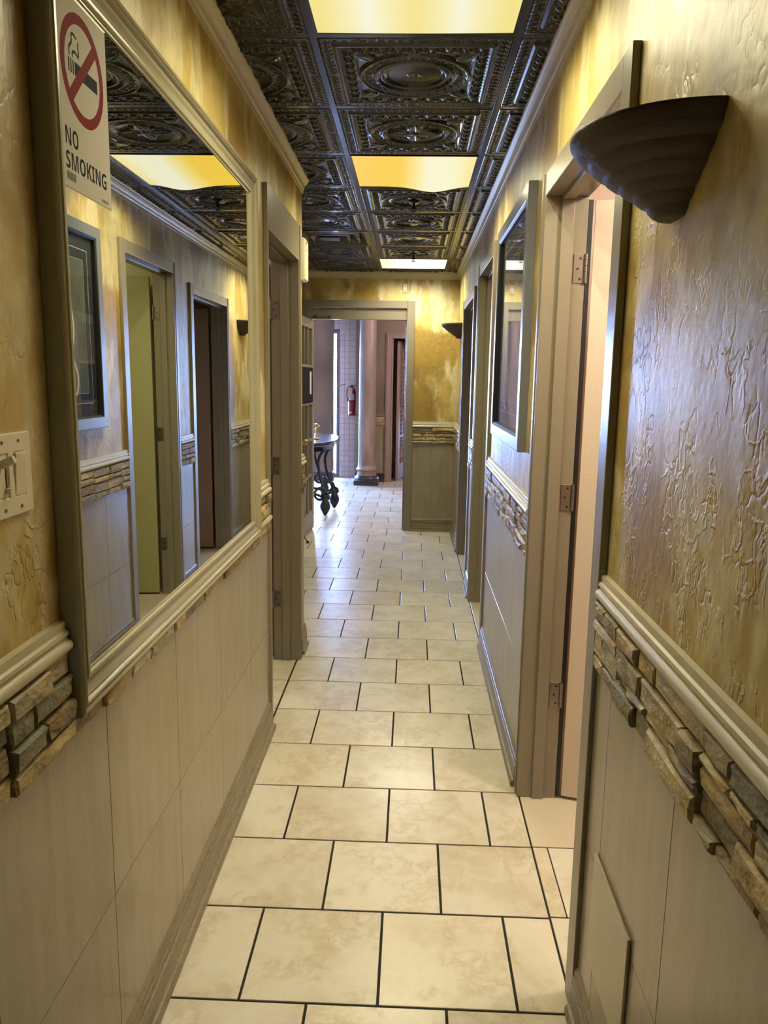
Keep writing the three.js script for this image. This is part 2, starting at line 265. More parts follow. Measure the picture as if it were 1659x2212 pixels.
add(baseL, 'board', moulding(baseProfile, [XL, 0.6], [XL, -3.1], [1, 0]), boardPaint);
add(baseL, 'board', moulding(baseProfile, [XL, -3.995], [XL, ZC - 0.02], [1, 0]), boardPaint);

// right wall with three doorways
const DR = [[-1.705, -2.61, 2.083], [-4.27, -5.11, 2.15], [-5.57, -6.57, 2.07]];
const wallRight = thing('wall_right', 'golden trowelled plaster wall with stone band and three doorways on the right', 'wall', [0, 0, 0], null, 'structure');
{
  const gs = []; let z = ZB; for (const [a, b, t] of DR) { gs.push(wallBox(XR, XR + WT, 0, CH, z, a + 0.02), wallBox(XR, XR + WT, t + 0.02, CH, a + 0.02, b - 0.02)); z = b - 0.02; } gs.push(wallBox(XR, XR + WT, 0, CH, z, ZE));
  core(wallRight, gs);
  const runs = [[0.3, -1.635, [0.3, 0.05, -0.34, -0.73, -1.122, -1.515, -1.635]], [-2.68, -4.2, [-2.68, -3.03, -3.45, -3.87, -4.2]], [-5.18, -5.5, [-5.18, -5.5]], [-6.64, ZE, [-6.64, -7.06, ZE]]];
  for (const [a, b, cuts] of runs) {
    add(wallRight, 'grout', bx(XR - 0.005, XR, 0, STONE, a, b), dadoGrout);
    dado(wallRight, 'z', XR, -1, cuts); stoneBand(wallRight, [XR, a], [XR, b], [-1, 0]);
    add(wallRight, 'chair_rail', moulding(railProfile, [XR, a === 0.3 ? ZB : a], [XR, b], [-1, 0]), creamTrim);
  }
  add(wallRight, 'crown_moulding', moulding(crownProfile, [XR, ZB], [XR, ZE], [-1, 0]), creamTrim);
  const baseR = thing('baseboard_right', 'taupe baseboard along the right wall', 'baseboard', [0, 0, 0], null, 'structure');
  for (const [a, b] of runs) add(baseR, 'board', moulding(baseProfile, [XR, a === 0.3 ? 0.6 : a], [XR, b], [-1, 0]), boardPaint);
}
// end wall with the doorway to the far room
const DE0 = -0.993, DE1 = -0.065, DET = 2.163;
const wallEnd = thing('wall_end', 'golden plaster end wall above stone band and cream dado', 'wall', [0, 0, 0], null, 'structure');
core(wallEnd, [wallBox(DE1 + 0.02, XR + WT, 0, CH, ZE, ZE - WT), wallBox(-1.9, DE0 - 0.02, 0, CH, ZE, ZE - WT), wallBox(DE0 - 0.02, DE1 + 0.02, DET + 0.02, CH, ZE, ZE - WT)]);
add(wallEnd, 'grout', bx(0.01, XR, 0, STONE, ZE, ZE + 0.005), dadoGrout);
dado(wallEnd, 'x', ZE, 1, [0.012, 0.412]); stoneBand(wallEnd, [0.01, ZE], [XR, ZE], [0, 1]);
add(wallEnd, 'chair_rail', moulding(railProfile, [0.01, ZE], [XR, ZE], [0, 1]), creamTrim);
add(wallEnd, 'crown_moulding', moulding(crownProfile, [-1.9, ZE], [XR, ZE], [0, 1]), creamTrim);
const baseE = thing('baseboard_end', 'taupe baseboard under the end wall dado', 'baseboard', [0, 0, 0], null, 'structure');
add(baseE, 'board', moulding(baseProfile, [0.01, ZE], [XR, ZE], [0, 1]), boardPaint);
// widened part behind the left corner, and the wall behind the camera
const wallAlcove = thing('wall_alcove', 'plaster walls of the widened corridor behind the left corner', 'wall', [0, 0, 0], null, 'structure');
core(wallAlcove, [wallBox(-1.9 - WT, -1.9, 0, CH, ZC + WT, ZE - WT), wallBox(-1.9, XL - WT, 0, CH, ZC + WT, ZC)]);
const wallBack = thing('wall_back', 'plaster wall closing the corridor behind the viewer', 'wall', [0, 0, 0], null, 'structure');
core(wallBack, [wallBox(XL - WT, XR + WT, 0, CH, ZB, ZB + WT)]);

// ---------- side rooms ----------
const roomPaint = paint('room_paint', 0.62, 0.46, 0.36, 0.6), roomOlive = paint('room_olive_paint', 0.40, 0.38, 0.18, 0.6), whiteCeil = paint('white_ceiling', 0.7, 0.7, 0.68, 0.8);
function room(n, label, x0, x1, z0, z1, mat) {
  const w = thing(n, label, 'wall', [0, 0, 0], null, 'structure'), s = Math.sign(x1 - x0);
  add(w, 'plaster', merge(bx(x1, x1 + s * 0.1, 0, CH, z0 + 0.05, z1 - 0.05), bx(x0, x1, 0, CH, z0, z0 + 0.05), bx(x0, x1, 0, CH, z1, z1 - 0.05)), mat);
  add(w, 'soffit', bx(x0, x1 + s * 0.1, CH, CH + 0.08, z0 + 0.05, z1 - 0.05), whiteCeil);
}
room('wall_near_room', 'peach painted walls of the room behind the near right door', XR + WT, 2.0, -0.95, -3.32, roomPaint);
room('wall_middle_room', 'olive walls of the room behind the middle right door', XR + WT, 2.0, -3.45, -5.28, roomOlive);
room('wall_last_room', 'peach painted walls of the unlit room behind the last right door', XR + WT, 2.0, -5.42, -7.45, roomPaint);
room('wall_left_room', 'peach painted walls of the dim room through the left doorway', XL - WT, -2.1, -2.55, ZC + WT + 0.05, roomPaint);

// ---------- ceiling ----------
const GX = [-2.15, -1.54, -0.93, -0.32, 0.29, 0.90], gz = (k) => -(3.70 + 0.61 * k);   // grid lines
const tin = new THREE.MeshPhysicalMaterial({ name: 'pressed_tin', color: new THREE.Color().setRGB(0.007, 0.0068, 0.008), roughness: 0.16 });
const KEY = (s, w) => {                               // greek key relief: s along, w across (0..1)
  const f = ((s % 1) + 1) % 1, in_ = (a, b, x) => x > a && x < b;
  if (w < 0.14 || w > 0.86) return 1;
  if (in_(0.0, 0.12, f)) return 1;
  if (in_(0.12, 0.85, f) && in_(0.72, 0.86, w)) return 1;
  if (in_(0.72, 0.85, f) && w > 0.30) return 1;
  if (in_(0.34, 0.85, f) && in_(0.30, 0.44, w)) return 1;
  if (in_(0.34, 0.46, f) && in_(0.30, 0.60, w)) return 1;
  return 0;
};
// relief in metres below the panel; x, y from the tile centre
function tileRelief(x, y, design) {
  const ax = Math.abs(x), ay = Math.abs(y), p = Math.max(ax, ay), q = Math.min(ax, ay), s = ax > ay ? y : x, r = Math.hypot(x, y), th = Math.atan2(y, x);
  let h = 0;
  if (p > 0.290) return 0;
  if (p > 0.252) { const w = (p - 0.252) / 0.038; return 0.002 + 0.0026 * KEY(s / 0.0285 + 50, w); }
  if (p > 0.243) return 0.002 + 0.007 * sst(0.252, 0.246, p);
  if (p > 0.236) return 0.009;
  if (p > 0.228) return 0.009 - 0.005 * sst(0.236, 0.231, p);
  if (p > 0.196) {                                   // egg and dart
    const per = 0.0515, f = (((s / per) % 1) + 1) % 1 - 0.5, w = (p - 0.212) / 0.015, e = 1 - (f * per / 0.015) ** 2 - w * w; h = 0.004;
    if (e > 0) h += 0.009 * Math.sqrt(e);
    const dart = 1 - Math.abs(Math.abs(f) - 0.5) * per / 0.0055 - Math.abs(w) * 0.25; if (dart > 0) h = Math.max(h, 0.004 + 0.006 * clamp(dart));
    return h;
  }
  if (p > 0.188) return 0.004 + 0.004 * sst(0.196, 0.192, p);
  if (r > 0.186) {                                   // corner leaf
    const d = (ax + ay) * Math.SQRT1_2, e = Math.abs(ax - ay) * Math.SQRT1_2, L = (d - 0.19) / 0.07;
    h = 0.003; if (L > 0 && L < 1) { const wd = 0.03 * Math.sin(Math.PI * Math.pow(L, 0.7)) + 0.002; if (e < wd) h += 0.009 * Math.sqrt(1 - (e / wd) ** 2) * (1 - 0.35 * Math.exp(-((e / 0.003) ** 2))); }
    return h;
  }
  if (r > 0.172) { const w = (r - 0.179) / 0.007; return 0.004 + 0.007 * Math.sqrt(Math.max(0, 1 - w * w)); }
  if (r > 0.136) { const w = (r - 0.136) / 0.036; return 0.004 + 0.0028 * KEY(th / (2 * Math.PI) * 30 + 60, w); }
  if (r > 0.124) { const w = (r - 0.130) / 0.006; return 0.004 + 0.006 * Math.sqrt(Math.max(0, 1 - w * w)); }
  if (design === 'disc') {
    h = 0.002 + 0.004 * sst(0.124, 0.112, r) - 0.010 * sst(0.108, 0.088, r);
    if (r < 0.088) h = -0.004 + 0.004 * (1 - (r / 0.088) ** 2);
    if (r < 0.024) h += 0.003 * sst(0.024, 0.020, r) - 0.0022 * sst(0.018, 0.013, r) * (r > 0.006 ? 1 : 0.2);
    return h;
  }
  h = -0.003 + 0.004 * sst(0.10, 0.124, r);
  for (let k = 0; k < 8; k++) {                      // pointed petals on the axes, small leaves between
    const a = k * Math.PI / 4, big = k % 2 === 0, X = x * Math.cos(a) + y * Math.sin(a), Y = Math.abs(-x * Math.sin(a) + y * Math.cos(a)), L = (X - 0.012) / (big ? 0.102 : 0.068);
    if (L > 0 && L < 1) { const wd = (big ? 0.036 : 0.018) * Math.sin(Math.PI * Math.pow(L, big ? 0.75 : 0.9)); if (Y < wd) { const e = Y / wd; h = Math.max(h, -0.003 + (big ? 0.012 : 0.008) * Math.sqrt(1 - e * e) * (big ? 1 - 0.5 * Math.exp(-((Y / 0.004) ** 2)) : 1)); } }
  }
  if (r < 0.018) h = Math.max(h, 0.006 + 0.006 * Math.sqrt(1 - (r / 0.018) ** 2));
  return h;
}
const tileGeos = {};
function ceilingTile(x0, x1, z0, z1, cx, cz, design, step) {      // spans in world x and z; centre of the full tile
  const nx = Math.max(2, Math.round((x1 - x0) / step)), nz = Math.max(2, Math.round((z0 - z1) / step)), pos = new Float32Array((nx + 1) * (nz + 1) * 3), idx = [];
  for (let j = 0, i3 = 0; j <= nz; j++) for (let i = 0; i <= nx; i++) { const x = mix(x0, x1, i / nx) - cx, z = mix(z0, z1, j / nz) - cz; pos[i3++] = x; pos[i3++] = -tileRelief(x, z, design); pos[i3++] = z; }
  for (let j = 0; j < nz; j++) for (let i = 0; i < nx; i++) { const a = j * (nx + 1) + i, b = a + 1, c = a + nx + 1, d = c + 1; idx.push(a, b, d, a, d, c); }
  const g = new THREE.BufferGeometry(); g.setAttribute('position', new THREE.BufferAttribute(pos, 3)); g.setIndex(idx); g.computeVertexNormals(); return g;
}
const ceiling = thing('ceiling', 'glossy dark pressed tin ceiling with embossed medallion panels in a grid', 'ceiling', [0, 0, 0], null, 'structure');
add(ceiling, 'backing', merge(bx(XL - WT, XR + WT, CH + 0.045, CH + 0.1, ZB, ZE - WT), bx(-2.02, XL - WT, CH + 0.045, CH + 0.1, ZC + WT, ZE - WT)), black);
const lightCells = [-3, 0, 5], designs = { '-2': 'disc', '-1': 'petal', 1: 'petal', 2: 'petal', 3: 'disc', 4: 'petal', 6: 'petal', '-4': 'petal', '-5': 'disc', '-6': 'petal', '-7': 'petal', '-8': 'disc' };
for (let k = -9; k < 7; k++) for (let c = 0; c < 5; c++) {
  const z0 = Math.min(ZB, gz(k) - 0.012), z1 = Math.max(ZE, gz(k + 1) + 0.012); if (z0 - z1 < 0.03) continue;
  const xMin = gz(k) <= -4.0 ? -1.9 : XL;
  let x0 = Math.max(xMin, GX[c] + 0.012), x1 = Math.min(XR, GX[c + 1] - 0.012); if (x1 - x0 < 0.03) continue;
  if (c === 3 && lightCells.includes(k)) continue;
  if (c === 2 && k === 3) continue;                   // air diffuser
  const design = c === 3 ? (designs[k] ?? 'petal') : c === 2 ? ['petal', 'petal', 'disc'][((k % 3) + 3) % 3] : 'petal';
  const cx = (GX[c] + GX[c + 1]) / 2, cz = (gz(k) + gz(k + 1)) / 2, far = k < -4 || c < 2, step = far ? 0.02 : 0.0042;
  const key = [design, (x0 - cx).toFixed(3), (x1 - cx).toFixed(3), (z0 - cz).toFixed(3), (z1 - cz).toFixed(3), far].join();
  tileGeos[key] ??= ceilingTile(x0, x1, z0, z1, cx, cz, design, step);
  add(ceiling, 'ceiling_tile', tileGeos[key], tin, [cx, CH + 0.002, cz]);
}
for (let k = -8; k < 7; k++) if (gz(k) < ZB) add(ceiling, 'grid_bar', rb(gz(k) <= -4.2 ? -1.9 : XL, XR, CH - 0.001, CH + 0.03, gz(k) + 0.012, gz(k) - 0.012, 0.0015), tin);
for (const x of GX) if (x > -1.9 && x < XR) add(ceiling, 'grid_bar', rb(x - 0.012, x + 0.012, CH - 0.0015, CH + 0.03, x < XL ? ZC : ZB, ZE, 0.0015), tin);
const farCeiling = thing('ceiling', 'white ceiling of the far room', 'ceiling', [0, 0, 0], null, 'structure');
add(farCeiling, 'board', bx(-4.0, 2.2, 2.62, 2.72, ZE - WT, -14.0), whiteCeil);

// troffers with yellowed lenses
const lensMaps = [
  canvasTex(256, 256, (g) => { g.fillStyle = '#fae98e'; g.fillRect(0, 0, 256, 256); for (const x of [70, 186]) { const q = g.createLinearGradient(x - 60, 0, x + 60, 0); q.addColorStop(0, 'rgba(255,250,205,0)'); q.addColorStop(0.5, 'rgba(255,252,222,1)'); q.addColorStop(1, 'rgba(255,250,205,0)'); g.fillStyle = q; g.fillRect(x - 60, 0, 120, 256); } }),
  canvasTex(256, 256, (g) => { const q = g.createLinearGradient(0, 0, 256, 0); q.addColorStop(0, '#ffd53a'); q.addColorStop(0.38, '#ffd640'); q.addColorStop(0.62, '#fffbd8'); q.addColorStop(0.85, '#fffbd0'); q.addColorStop(1, '#ffec98'); g.fillStyle = q; g.fillRect(0, 0, 256, 256); }),
  canvasTex(256, 256, (g) => { const q = g.createLinearGradient(0, 0, 256, 0); q.addColorStop(0, '#fff6b8'); q.addColorStop(0.4, '#ffffff'); q.addColorStop(0.75, '#e8fcff'); q.addColorStop(1, '#f4fff0'); g.fillStyle = q; g.fillRect(0, 0, 256, 256); })];
lightCells.forEach((k, i) => {
  const cz = (gz(k) + gz(k + 1)) / 2, cx = -0.015, t = thing('ceiling_light', ['square yellow ceiling light panel nearest the viewer', 'square ceiling light panel with sagging amber lens', 'square white ceiling light panel by the end wall'][i], 'light', [cx, CH, cz], 'recessed ceiling lights');
  add(t, 'housing', merge(bx(-0.293, 0.293, 0.025, 0.04, -0.293, 0.293), bx(-0.293, -0.286, -0.004, 0.03, -0.293, 0.293), bx(0.286, 0.293, -0.004, 0.03, -0.293, 0.293), bx(-0.286, 0.286, -0.004, 0.03, -0.293, -0.286), bx(-0.286, 0.286, -0.004, 0.03, 0.286, 0.293)), tin);
  const g = new THREE.PlaneGeometry(0.572, 0.572, 24, 24); g.rotateX(Math.PI / 2); const p = g.attributes.position;
  for (let v = 0; v < p.count; v++) { const x = p.getX(v) / 0.286, z = p.getZ(v) / 0.286; let y = -0.002 * (1 - x * x); if (i === 1) y = -0.026 * Math.exp(-(((x - 0.35) / 0.42) ** 2)) * (1 - Math.abs(x) ** 6) * (0.55 - 0.45 * z); p.setY(v, y); }
  g.computeVertexNormals();
  add(t, 'lens', g, new THREE.MeshStandardMaterial({ name: 'lens_' + i, color: 0x222018, roughness: 0.4, emissive: 0xffffff, emissiveMap: lensMaps[i], emissiveIntensity: [1.0, 1.0, 1.4][i] }));
  for (let a = -1; a <= 1; a++) for (let b = -1; b <= 1; b++) {      // the panel's light leaves its lens over the whole face
    const l = new THREE.SpotLight(i === 2 ? new THREE.Color().setRGB(1, 0.95, 0.76) : LAMP, LAMP_POWER[i] / 9, 0, 84 * D2R, 1, 2); l.position.set(a * 0.19, -0.036, b * 0.19); l.target.position.set(a * 0.19, -1, b * 0.19); l.shadow.radius = 0; l.castShadow = true; l.name = 'lamp'; t.add(l, l.target);
  }
});
// square air diffuser
{
  const t = thing('air_diffuser', 'square black stepped air vent in the dark tin ceiling', 'vent', [(GX[2] + GX[3]) / 2, CH, (gz(3) + gz(4)) / 2]);
  const gloss = new THREE.MeshPhysicalMaterial({ name: 'vent_black', color: 0x0b0b0d, roughness: 0.2, clearcoat: 0.6, clearcoatRoughness: 0.1 });
  add(t, 'duct', bx(-0.293, 0.293, 0.03, 0.04, -0.293, 0.293), black);
  [[0.586, [[0, 0.0], [0, -0.004], [0.03, -0.005], [0.07, 0.028]]], [0.44, [[0, 0.02], [0.0, 0.0], [0.02, -0.006], [0.07, 0.026]]], [0.30, [[0, 0.02], [0, 0.0], [0.02, -0.007], [0.06, 0.024]]]].forEach(([w, pr]) => { const g = sweepFrame(w, w, pr.map(([d, o]) => [d, -o])); g.rotateX(Math.PI / 2); add(t, 'vane', g, gloss); });
  add(t, 'centre_plate', rb(-0.07, 0.07, -0.008, 0.0, -0.07, 0.07, 0.003), gloss);
}
// sprinklers
for (const [z, lab] of [[-4.60, 'small sprinkler head hanging from the tin panel behind the sagging light'], [-6.45, 'small sprinkler head hanging in front of the last ceiling light']]) {
  const t = thing('sprinkler', lab, 'sprinkler', [-0.015, CH, z], 'ceiling sprinklers');
  const m = new THREE.MeshStandardMaterial({ color: 0x1c1a18, metalness: 0.8, roughness: 0.4 });
  add(t, 'escutcheon', lathe([[0.001, -0.016], [0.022, -0.014], [0.03, -0.008], [0.03, 0]], 20), m);
  add(t, 'stem', cyl(0.007, 0.008, 0.04, 10), m, [0, -0.032, 0]);
  for (const s of [-1, 1]) add(t, 'yoke_arm', tube([[0, -0.034, 0], [s * 0.012, -0.044, 0], [s * 0.012, -0.054, 0], [0, -0.064, 0]], 0.002, 10, 6), m);
  add(t, 'deflector', cyl(0.016, 0.016, 0.002, 16), m, [0, -0.067, 0]);
}

// ---------- door surrounds ----------
const farTrim = paint('grey_trim', 0.235, 0.200, 0.135, 0.33, 0.0004);
// doorway in a wall that runs along z; n = the way the wall faces (+1 left wall, -1 right wall)
function surround(name, label, face, n, z0, z1, top, o = {}) {
  const t = thing(name, label, 'door frame', [0, 0, 0], null, 'structure'), c = o.casing ?? 0.07, near = o.near ?? c, head = o.head ?? c, f = face + n * 0.018, back = face - n * (WT + 0.002);
  add(t, 'casing_leg', rb(face, f, 0, top + head, z0, z0 + near, 0.003), trimPaint);
  add(t, 'casing_leg', rb(face, f, 0, top + head, z1, z1 - c, 0.003), trimPaint);
  add(t, 'head_casing', rb(face, f, top, top + head, z0 - 0.0005, z1 + 0.0005, 0.003), trimPaint);
  for (const z of [z1 - c * 0.35]) add(t, 'bead', rb(f - n * 0.002, f + n * 0.004, 0, top + head, z - 0.004, z + 0.004, 0.002), trimPaint);
  add(t, 'jamb', rb(face + n * 0.004, back, 0, top, z0, z0 + 0.02, 0.002), trimPaint);
  add(t, 'jamb', rb(face + n * 0.004, back, 0, top, z1, z1 - 0.02, 0.002), trimPaint);
  add(t, 'head_jamb', rb(face + n * 0.004, back, top, top + 0.02, z0 + 0.02, z1 - 0.02, 0.002), trimPaint);
  const s0 = face - n * 0.035, s1 = face - n * 0.075;
  add(t, 'stop', rb(s0, s1, 0, top - 0.012, z0, z0 - 0.012, 0.002), trimPaint);
  add(t, 'stop', rb(s0, s1, 0, top - 0.012, z1, z1 + 0.012, 0.002), trimPaint);
  add(t, 'stop', rb(s0, s1, top - 0.012, top, z0, z1, 0.002), trimPaint);
  return t;
}
{ const t = surround('trim_1', 'taupe frame of the near right doorway with the peach door', XR, -1, ...DR[0]); add(t, 'weather_strip', bx(XR + WT + 0.002, XR + WT + 0.016, 0.01, DR[0][2] - 0.01, DR[0][1] + 0.001, DR[0][1] - 0.012), black); }
surround('trim_2', 'taupe frame of the middle right doorway beyond the framed picture', XR, -1, ...DR[1]);
surround('trim_3', 'taupe frame of the last right doorway before the end wall', XR, -1, ...DR[2]);
surround('trim_4', 'taupe frame with deep head of the left doorway beyond the mirror', XL, 1, DL0, DL1, DLT, { near: 0.022, head: 0.17 });
{
  const t = thing('trim_5', 'olive taupe frame of the end doorway with filler board under its head', 'door frame', [0, 0, 0], null, 'structure'), f = ZE + 0.018;
  add(t, 'casing_leg', rb(DE1, DE1 + 0.074, 0, DET + 0.07, ZE, f, 0.003), trimPaint);
  add(t, 'casing_leg', rb(DE0, DE0 - 0.074, 0, DET + 0.07, ZE, f, 0.003), trimPaint);
  add(t, 'head_casing', rb(DE0 + 0.0005, DE1 - 0.0005, DET, DET + 0.07, ZE, f, 0.003), trimPaint);
  add(t, 'jamb', rb(DE1, DE1 + 0.02, 0, DET, ZE - WT - 0.004, ZE + 0.004, 0.002), trimPaint);
  add(t, 'jamb', rb(DE0, DE0 - 0.02, 0, DET, ZE - WT - 0.004, ZE + 0.004, 0.002), trimPaint);
  add(t, 'filler_board', rb(DE0 + 0.002, DE1 - 0.002, 2.055, DET - 0.004, ZE - 0.06, ZE - 0.012, 0.003), trimPaint);
  add(t, 'stop', rb(DE1 - 0.012, DE1, 0, 2.055, ZE - 0.075, ZE - 0.04, 0.002), trimPaint);
}

// ---------- doors ----------
function hinge(parent, x, y, z, facing, n) {          // butt hinge on a jamb: leaf, knuckles, screws
  const h = add(parent, 'hinge', new RoundedBoxGeometry(0.036, 0.092, 0.003, 2, 0.0014), steel, [x - n * 0.018, y, z + facing * 0.0015]);
  for (let k = 0; k < 5; k++) add(h, 'knuckle', cyl(0.0062, 0.0062, 0.0175, 12), steel, [n * 0.021, -0.0365 + 0.0183 * k, facing * 0.004]);
  for (const dy of [-0.032, 0, 0.032]) add(h, 'screw', cyl(0.0038, 0.0042, 0.0016, 10), black, [dy === 0 ? -0.004 : 0.004, dy, facing * 0.002], [Math.PI / 2, 0, 0]);
  return h;
}
function flushDoor(name, label, zHinge, height, width, turn, mat, ys) {
  const t = thing(name, label, 'door', [XR + WT + 0.006, 0, zHinge], null, 'structure');
  const s = add(t, 'slab', rb(0.004, width, 0.012, height, -0.036, 0, 0.002), mat, [0.012, 0, 0.004], [0, turn * D2R, 0]);
  const k = add(s, 'knob', lathe([[0.001, 0.062], [0.02, 0.06], [0.027, 0.05], [0.024, 0.038], [0.012, 0.03], [0.011, 0.012], [0.028, 0.008], [0.03, 0]], 20), brass, [width - 0.06, 0.96, 0], [Math.PI / 2, 0, 0]);
  for (const y of ys) hinge(t, -0.008, y, 0, 1, 1);
  return t;
}
const peachDoor = paint('peach_door', 0.66, 0.55, 0.43, 0.45, 0.0004), oliveDoor = paint('olive_door', 0.38, 0.36, 0.17, 0.5, 0.0004), brownDoor = paint('brown_door', 0.30, 0.19, 0.13, 0.5, 0.0004);
flushDoor('door_1', 'peach painted door standing open in the near right doorway', -2.61, 2.07, 0.89, -14, peachDoor, [1.86, 1.11, 0.40]);
flushDoor('door_2', 'olive painted door standing open in the middle right doorway', -5.11, 2.13, 0.83, -8, oliveDoor, [1.9, 1.11, 0.36]);
flushDoor('door_3', 'brown door standing open in the last right doorway', -6.57, 2.05, 0.95, -6, brownDoor, [1.83, 1.11, 0.36]);
{ // left room door, folded right back into the dark room
  const t = thing('door_4', 'taupe door swung fully open inside the dark left room', 'door', [XL - WT - 0.008, 0, DL1], null, 'structure');
  add(t, 'slab', rb(-0.79, -0.006, 0.012, DLT - 0.01, -0.036, 0, 0.002), trimPaint, [-0.004, 0, -0.03], [0, -5 * D2R * -1, 0]);
  for (const y of [1.83, 1.05, 0.34]) hinge(t, 0.008, y, 0, 1, -1);
}
{ // french door of the end doorway, fifteen lights, standing open against the left
  const t = thing('door_5', 'taupe french door with fifteen glass panes standing open at the end doorway', 'door', [-0.985, 0, -7.605], null, 'structure');
  t.rotation.y = -92 * D2R;
  const W = 0.82, H = 2.04, st = 0.095, zz = 0.02, cols = 3, rows = 5, y0 = 0.20, y1 = 1.955, gw = (W - 2 * st) / cols, gh = (y1 - y0) / rows;
  add(t, 'stile', rb(0, st, 0.012, H, -zz, zz, 0.003), trimPaint); add(t, 'stile', rb(W - st, W, 0.012, H, -zz, zz, 0.003), trimPaint);
  add(t, 'rail', rb(st, W - st, 0.012, y0, -zz, zz, 0.003), trimPaint); add(t, 'rail', rb(st, W - st, y1, H, -zz, zz, 0.003), trimPaint);
  for (let c = 1; c < cols; c++) add(t, 'muntin', rb(st + gw * c - 0.011, st + gw * c + 0.011, y0, y1, -0.016, 0.016, 0.005, 2), trimPaint);
  for (let r = 1; r < rows; r++) for (let c = 0; c < cols; c++) add(t, 'muntin', rb(st + gw * c + (c ? 0.011 : 0), st + gw * (c + 1) - (c < cols - 1 ? 0.011 : 0), y0 + gh * r - 0.013, y0 + gh * r + 0.013, -0.016, 0.016, 0.005, 2), trimPaint);
  for (let r = 0; r < rows; r++) for (let c = 0; c < cols; c++) add(t, 'pane', bx(st + gw * c + 0.008, st + gw * (c + 1) - 0.008, y0 + gh * r + 0.008, y0 + gh * (r + 1) - 0.008, -0.002, 0.002), glassPane);
  for (const s of [-1, 1]) { const k = add(t, 'knob', lathe([[0.001, 0.068], [0.018, 0.066], [0.027, 0.056], [0.026, 0.045], [0.013, 0.034], [0.011, 0.014], [0.028, 0.009], [0.031, 0]], 24), brass, [W - 0.055, 0.93, s * zz], [s * Math.PI / 2, 0, 0]); }
  add(t, 'kick_plate', rb(st, W - 0.02, 0.03, 0.045, -zz - 0.003, -zz, 0.001), steel);
  const h = add(t, 'door_holder', rb(W - 0.10, W - 0.055, 0.06, 0.15, -zz - 0.008, -zz, 0.003), steel);
  add(h, 'arm', tube([[W - 0.077, 0.12, -zz - 0.012], [W - 0.077, 0.06, -zz - 0.03], [W - 0.077, 0.022, -zz - 0.06]], 0.006, 12, 8), steel); add(h, 'rubber_foot', cyl(0.012, 0.014, 0.018, 12), black, [W - 0.077, 0.014, -zz - 0.062]);
  const n = thing('notice', 'black notice sheet with white paper strip on the french door glass', 'notice', [-0.985, 0, -7.605]); n.rotation.y = -92 * D2R;
  add(n, 'sheet', rb(st + 0.004, W - st - 0.004, y0 + gh * 3 + 0.015, y0 + gh * 4 - 0.015, -0.026, -0.0175, 0.002), new THREE.MeshPhysicalMaterial({ color: 0x090c14, roughness: 0.7, specularIntensity: 0.2 }));
  add(n, 'paper', rb(st + 0.10, st + 0.19, y0 + gh * 3 + 0.09, y0 + gh * 4 - 0.05, -0.0275, -0.026, 0.0004), new THREE.MeshStandardMaterial({ color: 0xc9c6c0, roughness: 0.8 }));
  const c = thing('door_bolt', 'small metal bolt under the end doorway filler board', 'bolt', [-0.90, 2.075, ZE - 0.006]);
  add(c, 'rod', cyl(0.004, 0.004, 0.15, 10), steel, [0.02, 0, 0], [0, 0, Math.PI / 2]); add(c, 'catch', rb(0.085, 0.1, -0.018, 0.018, -0.006, 0.008, 0.002), steel); add(c, 'mount', rb(-0.06, -0.03, -0.012, 0.012, -0.006, 0.006, 0.002), steel);
}

